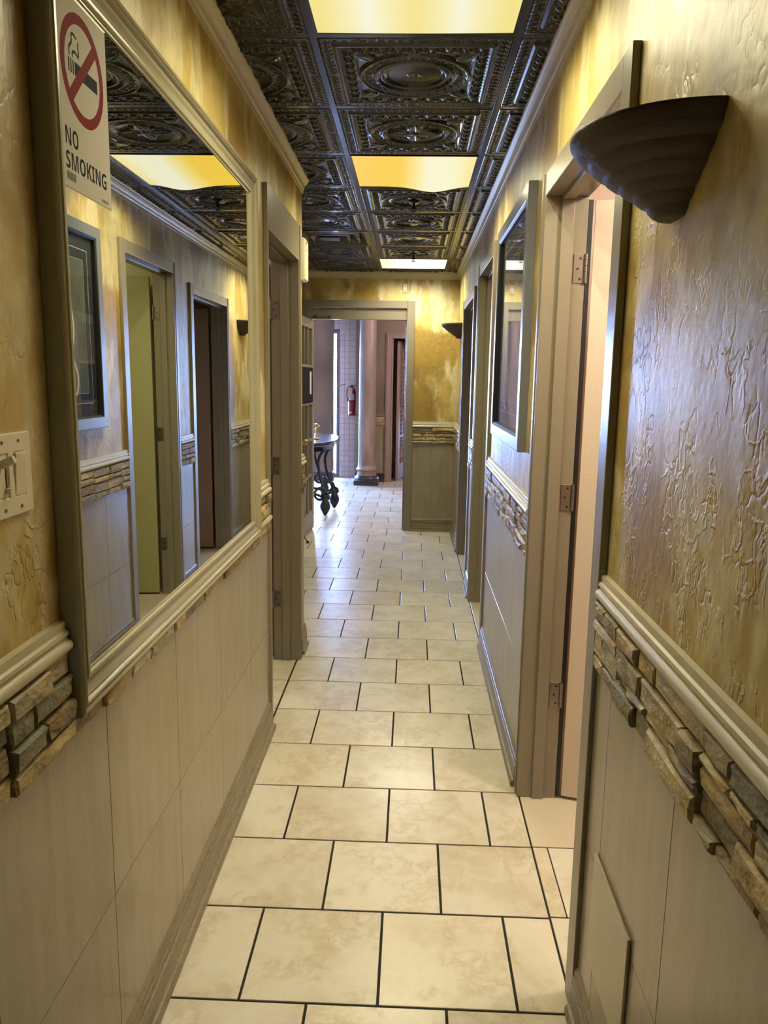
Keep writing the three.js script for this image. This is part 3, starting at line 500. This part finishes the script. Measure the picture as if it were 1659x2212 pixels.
// ---------- left wall fittings ----------
{
  const mz0 = -1.235, mz1 = -2.83, my0 = 0.91, my1 = 2.185, w = mz0 - mz1, h = my1 - my0;
  const t = thing('wall_mirror', 'large wall mirror in a ridged pale gold frame', 'mirror', [XL, (my0 + my1) / 2, (mz0 + mz1) / 2]); t.rotation.y = Math.PI / 2;
  const pr = [[0, 0.001], [0, 0.028], [0.003, 0.032], [0.007, 0.034], [0.011, 0.032], [0.013, 0.027], [0.015, 0.031], [0.019, 0.033], [0.023, 0.030], [0.025, 0.025], [0.028, 0.027], [0.033, 0.025], [0.039, 0.019], [0.046, 0.017], [0.050, 0.019], [0.052, 0.022], [0.056, 0.023], [0.060, 0.022], [0.063, 0.019], [0.064, 0.017], [0.067, 0.017], [0.068, 0.012]];
  add(t, 'frame', sweepFrame(w, h, pr, 0.6), frameGold);
  add(t, 'backing', bx(-w / 2 + 0.01, w / 2 - 0.01, -h / 2 + 0.01, h / 2 - 0.01, 0.001, 0.005), black);
  add(t, 'mirror_glass', bx(-w / 2 + 0.062, w / 2 - 0.062, -h / 2 + 0.062, h / 2 - 0.062, 0.008, 0.0145), new THREE.MeshStandardMaterial({ name: 'mirror', color: new THREE.Color().setRGB(0.86, 0.87, 0.84), metalness: 1, roughness: 0 }));
  // no smoking sheet on the glass
  const sw = 0.201, sh = 0.305;
  const s = thing('no_smoking_sign', 'white no smoking sheet with red ring stuck on the mirror corner', 'sign', [XL + 0.0152, 1.957, -1.406]); s.rotation.y = Math.PI / 2;
  const map = canvasTex(804, 1220, (g, W, H) => {
    g.fillStyle = '#eee9da'; g.fillRect(0, 0, W, H);
    const cx = 384, cy = 414, R = 350, r = 282; g.strokeStyle = '#8f0a14'; g.lineWidth = R - r; g.beginPath(); g.arc(cx, cy, (R + r) / 2, 0, 7); g.stroke();
    g.fillStyle = '#111'; g.fillRect(cx - 130, cy - 25, 370, 88); for (let k = 0; k < 3; k++) g.fillRect(cx - 164 - 34 * k, cy - 25, 20, 88);
    g.lineWidth = 18; g.strokeStyle = '#111'; g.lineCap = 'round';
    g.beginPath(); g.moveTo(cx - 205, cy - 48); g.bezierCurveTo(cx - 230, cy - 110, cx - 150, cy - 110, cx - 165, cy - 160); g.bezierCurveTo(cx - 175, cy - 190, cx - 130, cy - 200, cx - 90, cy - 178); g.stroke();
    g.beginPath(); g.moveTo(cx - 160, cy - 48); g.bezierCurveTo(cx - 165, cy - 90, cx - 105, cy - 95, cx - 70, cy - 68); g.bezierCurveTo(cx - 45, cy - 100, cx - 75, cy - 120, cx - 62, cy - 156); g.stroke();
    g.strokeStyle = '#8f0a14'; g.lineCap = 'butt'; g.lineWidth = 76; g.beginPath(); g.moveTo(cx + 218, cy - 218); g.lineTo(cx - 218, cy + 218); g.stroke();
    g.fillStyle = '#111'; g.font = 'bold 158px sans-serif'; g.fillText('NO', 44, 950, 220); g.font = 'bold 150px sans-serif'; g.fillText('SMOKING', 42, 1098, 690);
    for (let i = 0; i < 24; i++) g.fillRect(46 + i * 6, 1120, [2, 4, 3, 5][i % 4], 52);
    for (let i = 0; i < 8; i++) g.fillRect(622 + i * 16, 1176, 9, 20);
  });
  const plain = paint('sign_white', 0.80, 0.77, 0.67, 0.4, 0.0001), face = new THREE.MeshPhysicalMaterial({ name: 'sign_print', map, color: 0xd6d6d6, roughness: 0.7, specularIntensity: 0.15 });
  add(s, 'sheet', new THREE.BoxGeometry(sw, sh, 0.0012), [plain, plain, plain, plain, face, plain]);
}
{ // two-gang switch
  const t = thing('light_switch', 'ivory double light switch plate beside the mirror', 'switch', [XL, 1.352, -1.099]); t.rotation.y = Math.PI / 2;
  const shp = new THREE.Shape(), W = 0.058, H = 0.0595, r = 0.004; shp.moveTo(-W + r, -H); shp.lineTo(W - r, -H); shp.quadraticCurveTo(W, -H, W, -H + r); shp.lineTo(W, H - r); shp.quadraticCurveTo(W, H, W - r, H); shp.lineTo(-W + r, H); shp.quadraticCurveTo(-W, H, -W, H - r); shp.lineTo(-W, -H + r); shp.quadraticCurveTo(-W, -H, -W + r, -H);
  for (const cx of [-0.023, 0.023]) { const p = new THREE.Path(); const w = 0.0165, h = 0.034; p.moveTo(cx - w, -h); p.lineTo(cx - w, h); p.lineTo(cx + w, h); p.lineTo(cx + w, -h); p.lineTo(cx - w, -h); shp.holes.push(p); }
  add(t, 'plate', new THREE.ExtrudeGeometry(shp, { depth: 0.003, bevelEnabled: true, bevelThickness: 0.0025, bevelSize: 0.002, bevelSegments: 2 }), ivory, [0, 0, 0.0005]);
  add(t, 'rocker', rb(0.023 - 0.0155, 0.023 + 0.0155, -0.0325, 0.0325, 0, 0.0065, 0.002, 2), ivory, [0, 0, 0.0015], [0.06, 0, 0]);
  const d = add(t, 'dimmer_body', rb(-0.0385, -0.0075, -0.0325, 0.0325, 0.0005, 0.004, 0.0015), ivory);
  add(d, 'slot', rb(-0.0155, -0.0115, -0.022, 0.015, 0.0036, 0.0046, 0.0004), black);
  const lv = add(t, 'toggle', rb(-0.029, -0.019, -0.006, 0.006, 0, 0.022, 0.002, 2), ivory, [0, 0.017, 0.004], [-0.45, 0, 0]);
  add(t, 'slider', rb(-0.0175, -0.0095, -0.004, 0.004, 0.004, 0.0115, 0.0012), ivory, [0, -0.021, 0]);
  for (const x of [-0.023, 0.023]) for (const y of [-0.049, 0.049]) add(t, 'screw', cyl(0.0026, 0.003, 0.0015, 12), steel, [x, y, 0.0062], [Math.PI / 2, 0, 0]);
}
{ // ornate plaque near the corner
  const t = thing('wall_plaque', 'small ornate ivory plaque high on the left corner beyond the doorway', 'plaque', [XL, 2.09, -4.078]); t.rotation.y = Math.PI / 2;
  add(t, 'plate', rb(-0.058, 0.058, -0.098, 0.098, 0, 0.012, 0.003), ivory);
  add(t, 'rim', sweepFrame(0.124, 0.204, [[0, 0.0], [0, 0.026], [0.004, 0.034], [0.010, 0.036], [0.014, 0.03], [0.018, 0.012]]), ivory);
  for (const s of [-1, 1]) for (const v of [-1, 1]) { add(t, 'scroll', tube([[s * 0.006, v * 0.012, 0.014], [s * 0.03, v * 0.022, 0.024], [s * 0.034, v * 0.052, 0.026], [s * 0.014, v * 0.06, 0.024], [s * 0.012, v * 0.04, 0.02]], 0.0048, 24, 6), ivory); add(t, 'bead', new THREE.SphereGeometry(0.007, 12, 8), ivory, [s * 0.03, v * 0.075, 0.016]); }
  add(t, 'boss', new THREE.SphereGeometry(0.013, 16, 10), ivory, [0, 0, 0.014]);
}

// ---------- right wall fittings ----------
{
  const z0 = -2.90, z1 = -3.90, y0 = 1.235, y1 = 2.20, w = z0 - z1, h = y1 - y0;
  const t = thing('framed_picture', 'large picture behind glass in a blue grey frame on the right wall', 'picture', [XR, (y0 + y1) / 2, (z0 + z1) / 2]); t.rotation.y = -Math.PI / 2;
  const fm = paint('blue_grey_frame', 0.17, 0.175, 0.20, 0.28, 0.0002);
  add(t, 'frame', sweepFrame(w, h, [[0, 0.001], [0, 0.030], [0.003, 0.033], [0.052, 0.033], [0.055, 0.030], [0.056, 0.012]]), fm);
  add(t, 'rabbet', sweepFrame(w - 0.111, h - 0.111, [[0, 0.031], [0.008, 0.026], [0.010, 0.012]]), black);
  const iw = w - 0.13, ih = h - 0.13, px = 900 / iw;
  const art = canvasTex(900, Math.round(ih * px), (g, W, H) => {
    g.fillStyle = '#18242c'; g.fillRect(0, 0, W, H); const m1 = 62, m2 = 112;
    g.strokeStyle = '#c9ccc4'; g.lineWidth = 4; g.strokeRect(m1, m1, W - 2 * m1, H - 2 * m1); g.strokeRect(m2, m2, W - 2 * m2, H - 2 * m2);
    g.fillStyle = '#5c6350'; g.fillRect(m2, m2, W - 2 * m2, H - 2 * m2);
    const r = rng(8); for (let i = 0; i < 900; i++) { g.fillStyle = ['rgba(120,124,100,.10)', 'rgba(60,70,60,.10)', 'rgba(104,112,110,.10)'][i % 3]; const x = m2 + r() * (W - 2 * m2 - 60), y = m2 + r() * (H - 2 * m2 - 90); g.fillRect(x, y, 8 + 50 * r(), 20 + 70 * r()); }
    const curve = (pts, w0) => { for (let s = 0; s < 3; s++) { g.strokeStyle = ['rgba(190,196,190,.25)', 'rgba(215,220,214,.5)', '#f0f2ec'][s]; g.lineWidth = w0 * [3.2, 1.8, 1][s]; g.beginPath(); g.moveTo(pts[0], pts[1]); for (let i = 2; i < pts.length; i += 6) g.bezierCurveTo(...pts.slice(i, i + 6)); g.stroke(); } };
    curve([300, 290, 230, 400, 250, 470, 270, 540, 290, 620, 190, 640, 240, 740, 260, 770, 330, 790, 340, 790], 9); curve([520, 240, 420, 420, 560, 520, 470, 700, 440, 760, 520, 780, 560, 790], 6);
  });
  const side = new THREE.MeshStandardMaterial({ color: 0x11181c, roughness: 0.6 }), print = new THREE.MeshStandardMaterial({ name: 'art_print', map: art, roughness: 0.6 });
  add(t, 'print', new THREE.BoxGeometry(iw, ih, 0.003), [side, side, side, side, print, side], [0, 0, 0.008]);
  add(t, 'glass', bx(-iw / 2, iw / 2, -ih / 2, ih / 2, 0.0125, 0.0145), glassPane);
}
const clay = new THREE.MeshPhysicalMaterial({ name: 'clay_sconce', color: new THREE.Color().setRGB(0.075, 0.055, 0.04), roughness: 0.55, specularIntensity: 0.6, bumpMap: speck, bumpScale: 0.0008 });
for (const [y, z, lab] of [[1.765, -1.345, 'large brown stepped half bowl wall sconce close on the right'], [1.868, -7.17, 'distant brown half bowl wall sconce near the end wall']]) {
  const t = thing('wall_sconce', lab, 'sconce', [XR, y, z], 'half bowl wall sconces');
  const P = [[0.001, 0.0]], steps = [[0.034, 0.000], [0.052, 0.018], [0.074, 0.034], [0.098, 0.050], [0.124, 0.068], [0.150, 0.090]];
  for (let i = 0; i < steps.length; i++) { const [r, h] = steps[i], nx = steps[i + 1] ?? [0.172, 0.108], dr = nx[0] - r, dh = nx[1] - h; P.push([r, h], [r + dr * 0.45, h + dh * 0.25], [r + dr * 0.80, h + dh * 0.62], [r + dr * 0.93, h + dh * 0.88]); }
  P.push([0.172, 0.110], [0.178, 0.116], [0.180, 0.124], [0.178, 0.130]);
  P.push([0.173, 0.130], [0.166, 0.122], [0.12, 0.078], [0.05, 0.02], [0.001, 0.012]);
  const g = lathe(P, 40, Math.PI, Math.PI); add(t, 'bowl', g, clay);
  const cap = new THREE.Shape([...P].map((p) => new THREE.Vector2(...p)).concat([...P].reverse().map((p) => new THREE.Vector2(-p[0], p[1])))); 
  add(t, 'wall_plate', new THREE.CylinderGeometry(0.045, 0.045, 0.02, 20), steel, [-0.011, 0.075, 0], [0, 0, Math.PI / 2]);
  const b = add(t, 'lamp_socket', cyl(0.016, 0.018, 0.05, 14), ivory, [-0.07, 0.095, 0]); add(b, 'stem', tube([[0, -0.01, 0], [0.03, 0.0, 0], [0.05, 0.02, 0]], 0.006, 10, 8), steel);
}
{
  const t = thing('access_plate', 'blank cream cover plate on the lower right wall tiles', 'cover plate', [XR - 0.0075, 0.367, -1.402]);
  add(t, 'plate', new RoundedBoxGeometry(0.007, 0.255, 0.262, 2, 0.003), creamTrim, [-0.0035, 0, 0], [0.015, 0, 0]);
}
{ // contact sensor with cable on the end wall
  const t = thing('door_contact', 'small white contact sensor with cable above the end doorway', 'sensor', [-0.088, 2.348, ZE]);
  add(t, 'case', rb(-0.018, 0.014, -0.038, 0.038, 0, 0.012, 0.002), ivory); add(t, 'terminal', rb(-0.004, 0.004, 0.016, 0.028, 0.011, 0.0135, 0.001), black); add(t, 'terminal', rb(-0.004, 0.004, -0.028, -0.018, 0.011, 0.0135, 0.001), black);
  add(t, 'cable', tube([[0.06, 0.083, 0.004], [0.045, 0.08, 0.004], [0.03, 0.055, 0.004], [0.026, 0.0, 0.004], [0.026, -0.09, 0.004], [0.018, -0.108, 0.004]], 0.0028, 30, 6), ivory);
}

// ---------- far room ----------
const ZF = -11.23, ZT = -11.68;
const wallFar = thing('wall_far', 'rose plaster far wall with stone band around the louvred doorway', 'wall', [0, 0, 0], null, 'structure');
add(wallFar, 'plaster', merge(wallBox(-0.82, -0.304, 0, 2.62, ZF, ZT - 0.1), wallBox(0.6, 2.2, 0, 2.62, ZF, ZF - WT), wallBox(-0.304, 0.6, 2.07, 2.62, ZF, ZF - WT), wallBox(2.1, 2.2, 0, 2.62, ZE - WT, -14), wallBox(-4.0, -3.9, 0, 2.62, ZE - WT, ZT), wallBox(-4.0, -1.9 - WT, 0, 2.62, ZE, ZE - WT), wallBox(XR + WT, 2.2, 0, 2.62, ZE - 0.02, ZE - WT), wallBox(-1.9 - WT, XR + WT, CH, 2.62, ZE, ZE - WT)), rosePlaster);
dado(wallFar, 'x', ZF, 1, [-0.815, -0.42]); stoneBand(wallFar, [-0.815, ZF], [-0.39, ZF], [0, 1], 0.80, 0.95);
add(wallFar, 'chair_rail', moulding(railProfile.map(([a, b]) => [a, b - 0.08]), [-0.815, ZF], [-0.39, ZF], [0, 1]), rosePlaster);
const baseF = thing('baseboard_far', 'dark baseboard of the rose far wall', 'baseboard', [0, 0, 0], null, 'structure');
const darkBase = paint('dark_base', 0.045, 0.035, 0.04, 0.35);
add(baseF, 'board', moulding(baseProfile, [-0.815, ZF], [-0.39, ZF], [0, 1]), darkBase);
// square tile wall and shop front
const wallTile = thing('wall_tiled', 'pink square tile wall beside the bright glazed front', 'wall', [0, 0, 0], null, 'structure');
const pinkTile = [0.72, 0.68, 0.74].map((k) => new THREE.MeshPhysicalMaterial({ color: new THREE.Color().setRGB(k * 1.1, k * 0.95, k * 0.97), roughness: 0.22, clearcoat: 0.3 })), pinkGrout = new THREE.MeshStandardMaterial({ color: new THREE.Color().setRGB(0.22, 0.16, 0.19), roughness: 0.9 });
add(wallTile, 'bed', merge(bx(-1.104, -0.82, 0, 2.62, ZT, ZT - 0.1), bx(-4.0, -1.104, 2.186, 2.62, ZT, ZT - 0.1), bx(-4.0, -3.7, 0, 2.186, ZT, ZT - 0.1)), pinkGrout);
{
  const g = slab(0.0765, 0.0795, 0.006, 0.0015); const r = rng(4);
  for (let j = 0; j < 32; j++) for (let i = -1; i < 4; i++) { const y = 0.041 + 0.082 * j, x = -1.059 + 0.079 * i; if (y > 2.6) continue; if (i < 0 && y < 2.23) continue; const m = add(wallTile, 'tile', g, pinkTile[Math.floor(r() * 3)], [x, y, ZT + 0.005]); m.rotation.x = Math.PI / 2; }
}
const frontMetal = paint('front_frame', 0.13, 0.11, 0.13, 0.4);
const front = thing('window_1', 'glazed shop front with dark metal frame letting daylight into the far room', 'window', [0, 0, 0], null, 'structure');
for (const x of [-1.122, -1.95, -2.8, -3.68]) add(front, 'mullion', rb(x - 0.02, x + 0.02, 0, 2.186, ZT - 0.07, ZT + 0.015, 0.004), frontMetal);
add(front, 'head', rb(-3.70, -1.102, 2.146, 2.186, ZT - 0.07, ZT + 0.016, 0.004), frontMetal); add(front, 'sill', rb(-3.70, -1.102, 0, 0.06, ZT - 0.07, ZT + 0.014, 0.004), frontMetal);
for (const [a, b] of [[-1.142, -1.93], [-1.97, -2.78], [-2.82, -3.66]]) add(front, 'pane', bx(a, b, 0.06, 2.146, ZT - 0.03, ZT - 0.024), glassPane);
const pier = thing('wall_pier', 'rose brown plaster pier standing before the glazed front', 'pier', [-1.31, 0, ZF - 0.1], null, 'structure');
add(pier, 'shaft', uvBox(rb(-0.155, 0.155, 0.12, 2.62, -0.1, 0.1, 0.02, 3), PS), rosePlaster); add(pier, 'skirting', rb(-0.165, 0.165, 0, 0.12, -0.11, 0.11, 0.006), darkBase);
const street = thing('pavement', 'concrete pavement outside the glazed front', 'pavement', [0, 0, 0], null, 'structure');
add(street, 'slab', bx(-14, 10, -0.2, -0.02, ZT - 0.1, -30), new THREE.MeshStandardMaterial({ color: new THREE.Color().setRGB(0.45, 0.44, 0.42), roughness: 0.9 }));
{ // round column
  const t = thing('round_column', 'rose stone round column on a square plinth in the far room', 'column', [-0.632, 0, -10.97]);
  const stone = new THREE.MeshStandardMaterial({ name: 'column_stone', color: new THREE.Color().setRGB(0.66, 0.50, 0.43), roughness: 0.45, map: rosePlaster.map, bumpMap: speck, bumpScale: 0.001 });
  add(t, 'plinth', rb(-0.175, 0.175, 0, 0.065, -0.175, 0.175, 0.008, 2), darkBase);
  add(t, 'base', lathe([[0.172, 0.065], [0.176, 0.085], [0.172, 0.105], [0.155, 0.118], [0.148, 0.13], [0.001, 0.13]], 40), darkBase);
  add(t, 'collar', lathe([[0.142, 0.128], [0.138, 0.14], [0.136, 0.20], [0.150, 0.205], [0.154, 0.215], [0.150, 0.225], [0.136, 0.232], [0.130, 0.25]], 40), stone);
  add(t, 'shaft', lathe([[0.130, 0.25], [0.124, 0.32], [0.122, 1.0], [0.116, 2.3]], 48), stone);
  add(t, 'capital', lathe([[0.116, 2.3], [0.125, 2.31], [0.125, 2.33], [0.118, 2.34], [0.12, 2.42], [0.15, 2.47], [0.16, 2.50], [0.16, 2.62]], 40), stone);
}
{ // fire extinguisher
  const t = thing('fire_extinguisher', 'red fire extinguisher with black valve hung on the pink tiles', 'extinguisher', [-0.905, 0.945, ZT + 0.075]);
  const red = new THREE.MeshPhysicalMaterial({ name: 'red_enamel', color: new THREE.Color().setRGB(0.17, 0.002, 0.012), roughness: 0.3, clearcoat: 0.6, clearcoatRoughness: 0.1 }), white = paint('label_white', 0.7, 0.7, 0.72, 0.5);
  add(t, 'cylinder', lathe([[0.001, 0], [0.052, 0.0], [0.058, 0.008], [0.058, 0.34], [0.052, 0.372], [0.032, 0.392], [0.018, 0.4], [0.018, 0.415], [0.001, 0.415]], 32), red);
  add(t, 'strap', lathe([[0.058, 0.2], [0.0605, 0.2], [0.0605, 0.222], [0.058, 0.222]], 32), black);
  add(t, 'label', lathe([[0.0588, 0.23], [0.0588, 0.32]], 20, -0.75, 1.5), new THREE.MeshStandardMaterial({ side: THREE.DoubleSide, roughness: 0.5, map: canvasTex(256, 160, (g) => { g.fillStyle = '#cfd0dc'; g.fillRect(0, 0, 256, 160); g.fillStyle = '#3a4a70'; for (let i = 0; i < 5; i++) g.fillRect(90, 18 + i * 26, 70 - (i % 2) * 24, 12); g.fillStyle = '#14161c'; g.fillRect(176, 90, 22, 34); }) }));
  add(t, 'label', lathe([[0.0588, 0.03], [0.0588, 0.06]], 16, -0.8, 0.9), new THREE.MeshStandardMaterial({ color: 0xb9aeb8, side: THREE.DoubleSide, roughness: 0.5 }));
  add(t, 'valve', lathe([[0.001, 0.45], [0.014, 0.45], [0.017, 0.44], [0.017, 0.415], [0.001, 0.415]], 16), black);
  add(t, 'lever', rb(-0.005, 0.07, 0.47, 0.478, -0.01, 0.01, 0.002), black, [-0.008, -0.005, 0], [0, 0, 0.35]); add(t, 'handle', rb(-0.005, 0.07, 0.440, 0.447, -0.01, 0.01, 0.002), black, [0.002, 0, 0]);
  add(t, 'hose', tube([[-0.01, 0.435, 0], [-0.05, 0.42, 0.01], [-0.072, 0.36, 0.02], [-0.068, 0.26, 0.03], [-0.064, 0.22, 0.03]], 0.007, 24, 8), black);
  add(t, 'tag', rb(-0.085, -0.015, 0.26, 0.40, 0.061, 0.063, 0.0005), paint('tag_peach', 0.8, 0.5, 0.42, 0.7), [0, 0.01, 0.0], [0, 0, -0.08]);
  add(t, 'wall_hook', rb(-0.02, 0.02, 0.30, 0.42, -0.07, -0.055, 0.002), steel);
}
{ // doorway and louvred door of the far wall
  const t = thing('trim_6', 'rose painted casing of the louvred doorway in the far room', 'door frame', [0, 0, 0], null, 'structure'), rose = paint('rose_trim', 0.40, 0.265, 0.215, 0.4);
  const pr = [[0, 0], [0, 0.02], [0.012, 0.026], [0.02, 0.020], [0.045, 0.016], [0.055, 0.020], [0.062, 0.016], [0.075, 0.014], [0.076, 0]];
  const strip = (len) => { const g = moulding(pr, [0, 0], [0, -len], [0, 1]); return g; };
  add(t, 'casing_leg', rb(-0.388, -0.31, 0, 2.14, ZF, ZF + 0.022, 0.004), rose); add(t, 'casing_leg', rb(0.606, 0.68, 0, 2.14, ZF, ZF + 0.022, 0.004), rose); add(t, 'head_casing', rb(-0.31, 0.606, 2.066, 2.14, ZF, ZF + 0.022, 0.004), rose);
  add(t, 'bead', rb(-0.372, -0.358, 0, 2.128, ZF + 0.02, ZF + 0.032, 0.004), rose); add(t, 'bead', rb(-0.358, 0.606, 2.112, 2.128, ZF + 0.02, ZF + 0.032, 0.004), rose);
  add(t, 'jamb', rb(-0.304, -0.284, 0, 2.066, ZF + 0.004, ZF - WT, 0.003), rose); add(t, 'jamb', rb(0.58, 0.6, 0, 2.066, ZF + 0.004, ZF - WT, 0.003), rose);
  const d = thing('door_6', 'rose french door with louvre slats standing open in the far wall', 'door', [-0.21, 0, ZF - 0.14], null, 'structure'); d.rotation.y = 79 * D2R;
  const W = 0.82, st = 0.10, y0 = 0.24, y1 = 1.90, gw = (W - 2 * st) / 3, gh = (y1 - y0) / 4;
  add(d, 'stile', rb(0, st, 0.012, 2.04, -0.02, 0.02, 0.003), rose); add(d, 'stile', rb(W - st, W, 0.012, 2.04, -0.02, 0.02, 0.003), rose); add(d, 'rail', rb(st, W - st, 0.012, y0, -0.02, 0.02, 0.003), rose); add(d, 'rail', rb(st, W - st, y1, 2.04, -0.02, 0.02, 0.003), rose);
  for (let c = 1; c < 3; c++) add(d, 'muntin', rb(st + gw * c - 0.02, st + gw * c + 0.02, y0, y1, -0.016, 0.016, 0.004), rose);
  for (let r = 1; r < 4; r++) add(d, 'muntin', rb(st, W - st, y0 + gh * r - 0.016, y0 + gh * r + 0.016, -0.018, 0.018, 0.004), rose);
  const sl = rb(-gw / 2 + 0.022, gw / 2 - 0.022, -0.0025, 0.0025, -0.018, 0.018, 0.001);
  for (let c = 0; c < 3; c++) for (let k = 0; k < 24; k++) { const y = y0 + 0.10 + k * 0.064; if (y > y1 - 0.02) continue; add(d, 'slat', sl, rose, [st + gw * (c + 0.5), y, 0], [0.6, 0, 0]); }
  const wb = thing('wall_rear_room', 'walls of the small lit room behind the louvred door', 'wall', [0, 0, 0], null, 'structure');
  add(wb, 'plaster', merge(bx(-0.9, -0.8, 0, 2.62, ZT - 0.1, -14), bx(-0.8, 1.5, 0, 2.62, -13.9, -14), bx(1.8, 2.1, 0, 2.62, -13.9, -14), bx(1.5, 1.8, 0, 0.1, -13.9, -14), bx(1.5, 1.8, 0.9, 2.62, -13.9, -14)), rosePlaster);
  const w2 = thing('window_2', 'small low window at the back of the room behind the louvred door', 'window', [0, 0, 0], null, 'structure');
  add(w2, 'frame', merge(bx(1.5, 1.53, 0.1, 0.9, -13.9, -13.96), bx(1.77, 1.8, 0.1, 0.9, -13.9, -13.96), bx(1.53, 1.77, 0.87, 0.9, -13.9, -13.96)), frontMetal); add(w2, 'pane', bx(1.53, 1.77, 0.1, 0.87, -13.93, -13.936), glassPane);
}
{ // dark console table with wrought iron legs
  const t = thing('console_table', 'dark oval table with twisted iron legs behind the french door', 'table', [-1.6, 0, -9.0]);
  const top = new THREE.Shape(); for (let i = 0; i <= 64; i++) { const a = i / 64 * Math.PI * 2, c = Math.cos(a), s = Math.sin(a), x = 0.74 * Math.sign(c) * Math.abs(c) ** 0.8, y = 0.92 * Math.sign(s) * Math.abs(s) ** 0.8; i ? top.lineTo(x, y) : top.moveTo(x, y); }
  const dk = new THREE.MeshPhysicalMaterial({ name: 'dark_lacquer', color: new THREE.Color().setRGB(0.035, 0.035, 0.045), roughness: 0.22, clearcoat: 0.6, clearcoatRoughness: 0.1 });
  const g = new THREE.ExtrudeGeometry(top, { depth: 0.02, bevelEnabled: true, bevelThickness: 0.012, bevelSize: 0.014, bevelSegments: 3 }); g.rotateX(-Math.PI / 2); add(t, 'top', g, dk, [0, 0.768, 0]);
  const ap = new THREE.ExtrudeGeometry(top, { depth: 0.06, bevelEnabled: false }); ap.rotateX(-Math.PI / 2); ap.scale(0.93, 1, 0.93); add(t, 'apron', ap, iron, [0, 0.695, 0]);
  const leg = (fx, fz, ix, iz) => {                   // twisted bar, curling in at the top
    const L = tube([[ix, 0.70, iz], [ix * 1.02 + (fx - ix) * 0.1 - 0.05, 0.66, iz], [ix - 0.06, 0.58, iz], [ix - 0.03, 0.40, mix(iz, fz, 0.3)], [mix(ix, fx, 0.7), 0.22, mix(iz, fz, 0.7)], [fx, 0.12, fz]], 0.016, 60, 6);
    const p = L.attributes.position; for (let i = 0; i < p.count; i++) { const ring = Math.floor(i / 7), k = 1 + 0.25 * Math.sin(ring * 0.9 + (i % 7) * 1.8); void k; }
    const m = add(t, 'leg', L, iron); 
    add(m, 'foot', lathe([[0.001, 0.0], [0.012, 0.004], [0.022, 0.02], [0.052, 0.075], [0.058, 0.11], [0.048, 0.15], [0.024, 0.19], [0.016, 0.21]], 20), iron, [fx, 0, fz]);
    add(m, 'scroll', new THREE.TorusGeometry(0.065, 0.013, 8, 24), iron, [fx - 0.06, 0.24, fz - 0.02], [0, 0.5, 0]);
    add(m, 'leaf', lathe([[0.001, 0.0], [0.04, 0.01], [0.06, 0.035], [0.05, 0.06], [0.02, 0.075]], 14), iron, [fx - 0.02, 0.18, fz - 0.05], [0.5, 0, -0.4]);
  };
  leg(0.67, 0.69, 0.63, 0.5); leg(0.72, 0.19, 0.66, 0.1); leg(-0.67, 0.6, -0.6, 0.5); leg(-0.67, -0.6, -0.6, -0.5); leg(0.5, -0.7, 0.45, -0.6);
  add(t, 'stretcher', tube([[0.67, 0.2, 0.69], [0.4, 0.24, 0.45], [0, 0.2, 0], [-0.4, 0.24, -0.4], [-0.67, 0.2, -0.6]], 0.014, 40, 8), iron);
  add(t, 'stretcher', tube([[0.72, 0.2, 0.19], [0.4, 0.24, 0.2], [0, 0.2, 0], [-0.4, 0.24, 0.4], [-0.67, 0.2, 0.6]], 0.014, 40, 8), iron);
  const o = thing('brass_ornament', 'small brass ornament on the dark table by the french door edge', 'ornament', [-1.10, 0.80, -8.85]);
  add(o, 'stem', lathe([[0.001, 0], [0.04, 0.0], [0.035, 0.012], [0.012, 0.025], [0.009, 0.09], [0.014, 0.12], [0.001, 0.13]], 16), brass); for (let k = 0; k < 5; k++) { const a = k * 1.257; add(o, 'petal', new THREE.SphereGeometry(0.018, 10, 8), brass, [Math.cos(a) * 0.03, 0.145 + 0.02 * (k % 2), Math.sin(a) * 0.03]); }
}

// ---------- lamps of the side rooms ----------
function roomLamp(label, x, z, color, power, y = CH) {
  const t = thing('ceiling_lamp', label, 'lamp', [x, y, z]);
  add(t, 'base', cyl(0.13, 0.13, 0.02, 24), whiteCeil, [0, -0.01, 0]);
  const c = new THREE.Color().setRGB(...color);
  add(t, 'shade', lathe([[0.001, -0.085], [0.06, -0.078], [0.10, -0.055], [0.12, -0.02]], 24), new THREE.MeshStandardMaterial({ color: 0xffffff, roughness: 0.5, emissive: c, emissiveIntensity: 1.2, side: THREE.DoubleSide }));
  const l = new THREE.PointLight(c, power, 0, 2); l.position.set(0, -0.14, 0); l.castShadow = true; l.shadow.radius = 4; l.name = 'bulb'; t.add(l);
}
roomLamp('round ceiling lamp of the peach room behind the near right door', 1.15, -1.9, [1, 0.86, 0.72], 5);
roomLamp('round ceiling lamp of the olive room behind the middle right door', 1.3, -4.1, [1, 0.92, 0.55], 1.2);
roomLamp('round ceiling lamp of the room through the left doorway', -1.5, -3.3, [1, 0.95, 0.9], 0.7);
roomLamp('round ceiling lamp of the far room beyond the end doorway', 1.15, -9.7, [1, 0.83, 0.75], 8, 2.62);
scene.traverse((o) => { if (o.isLight && !o.isRectAreaLight) o.castShadow = true; });
renderer.render(scene, camera);
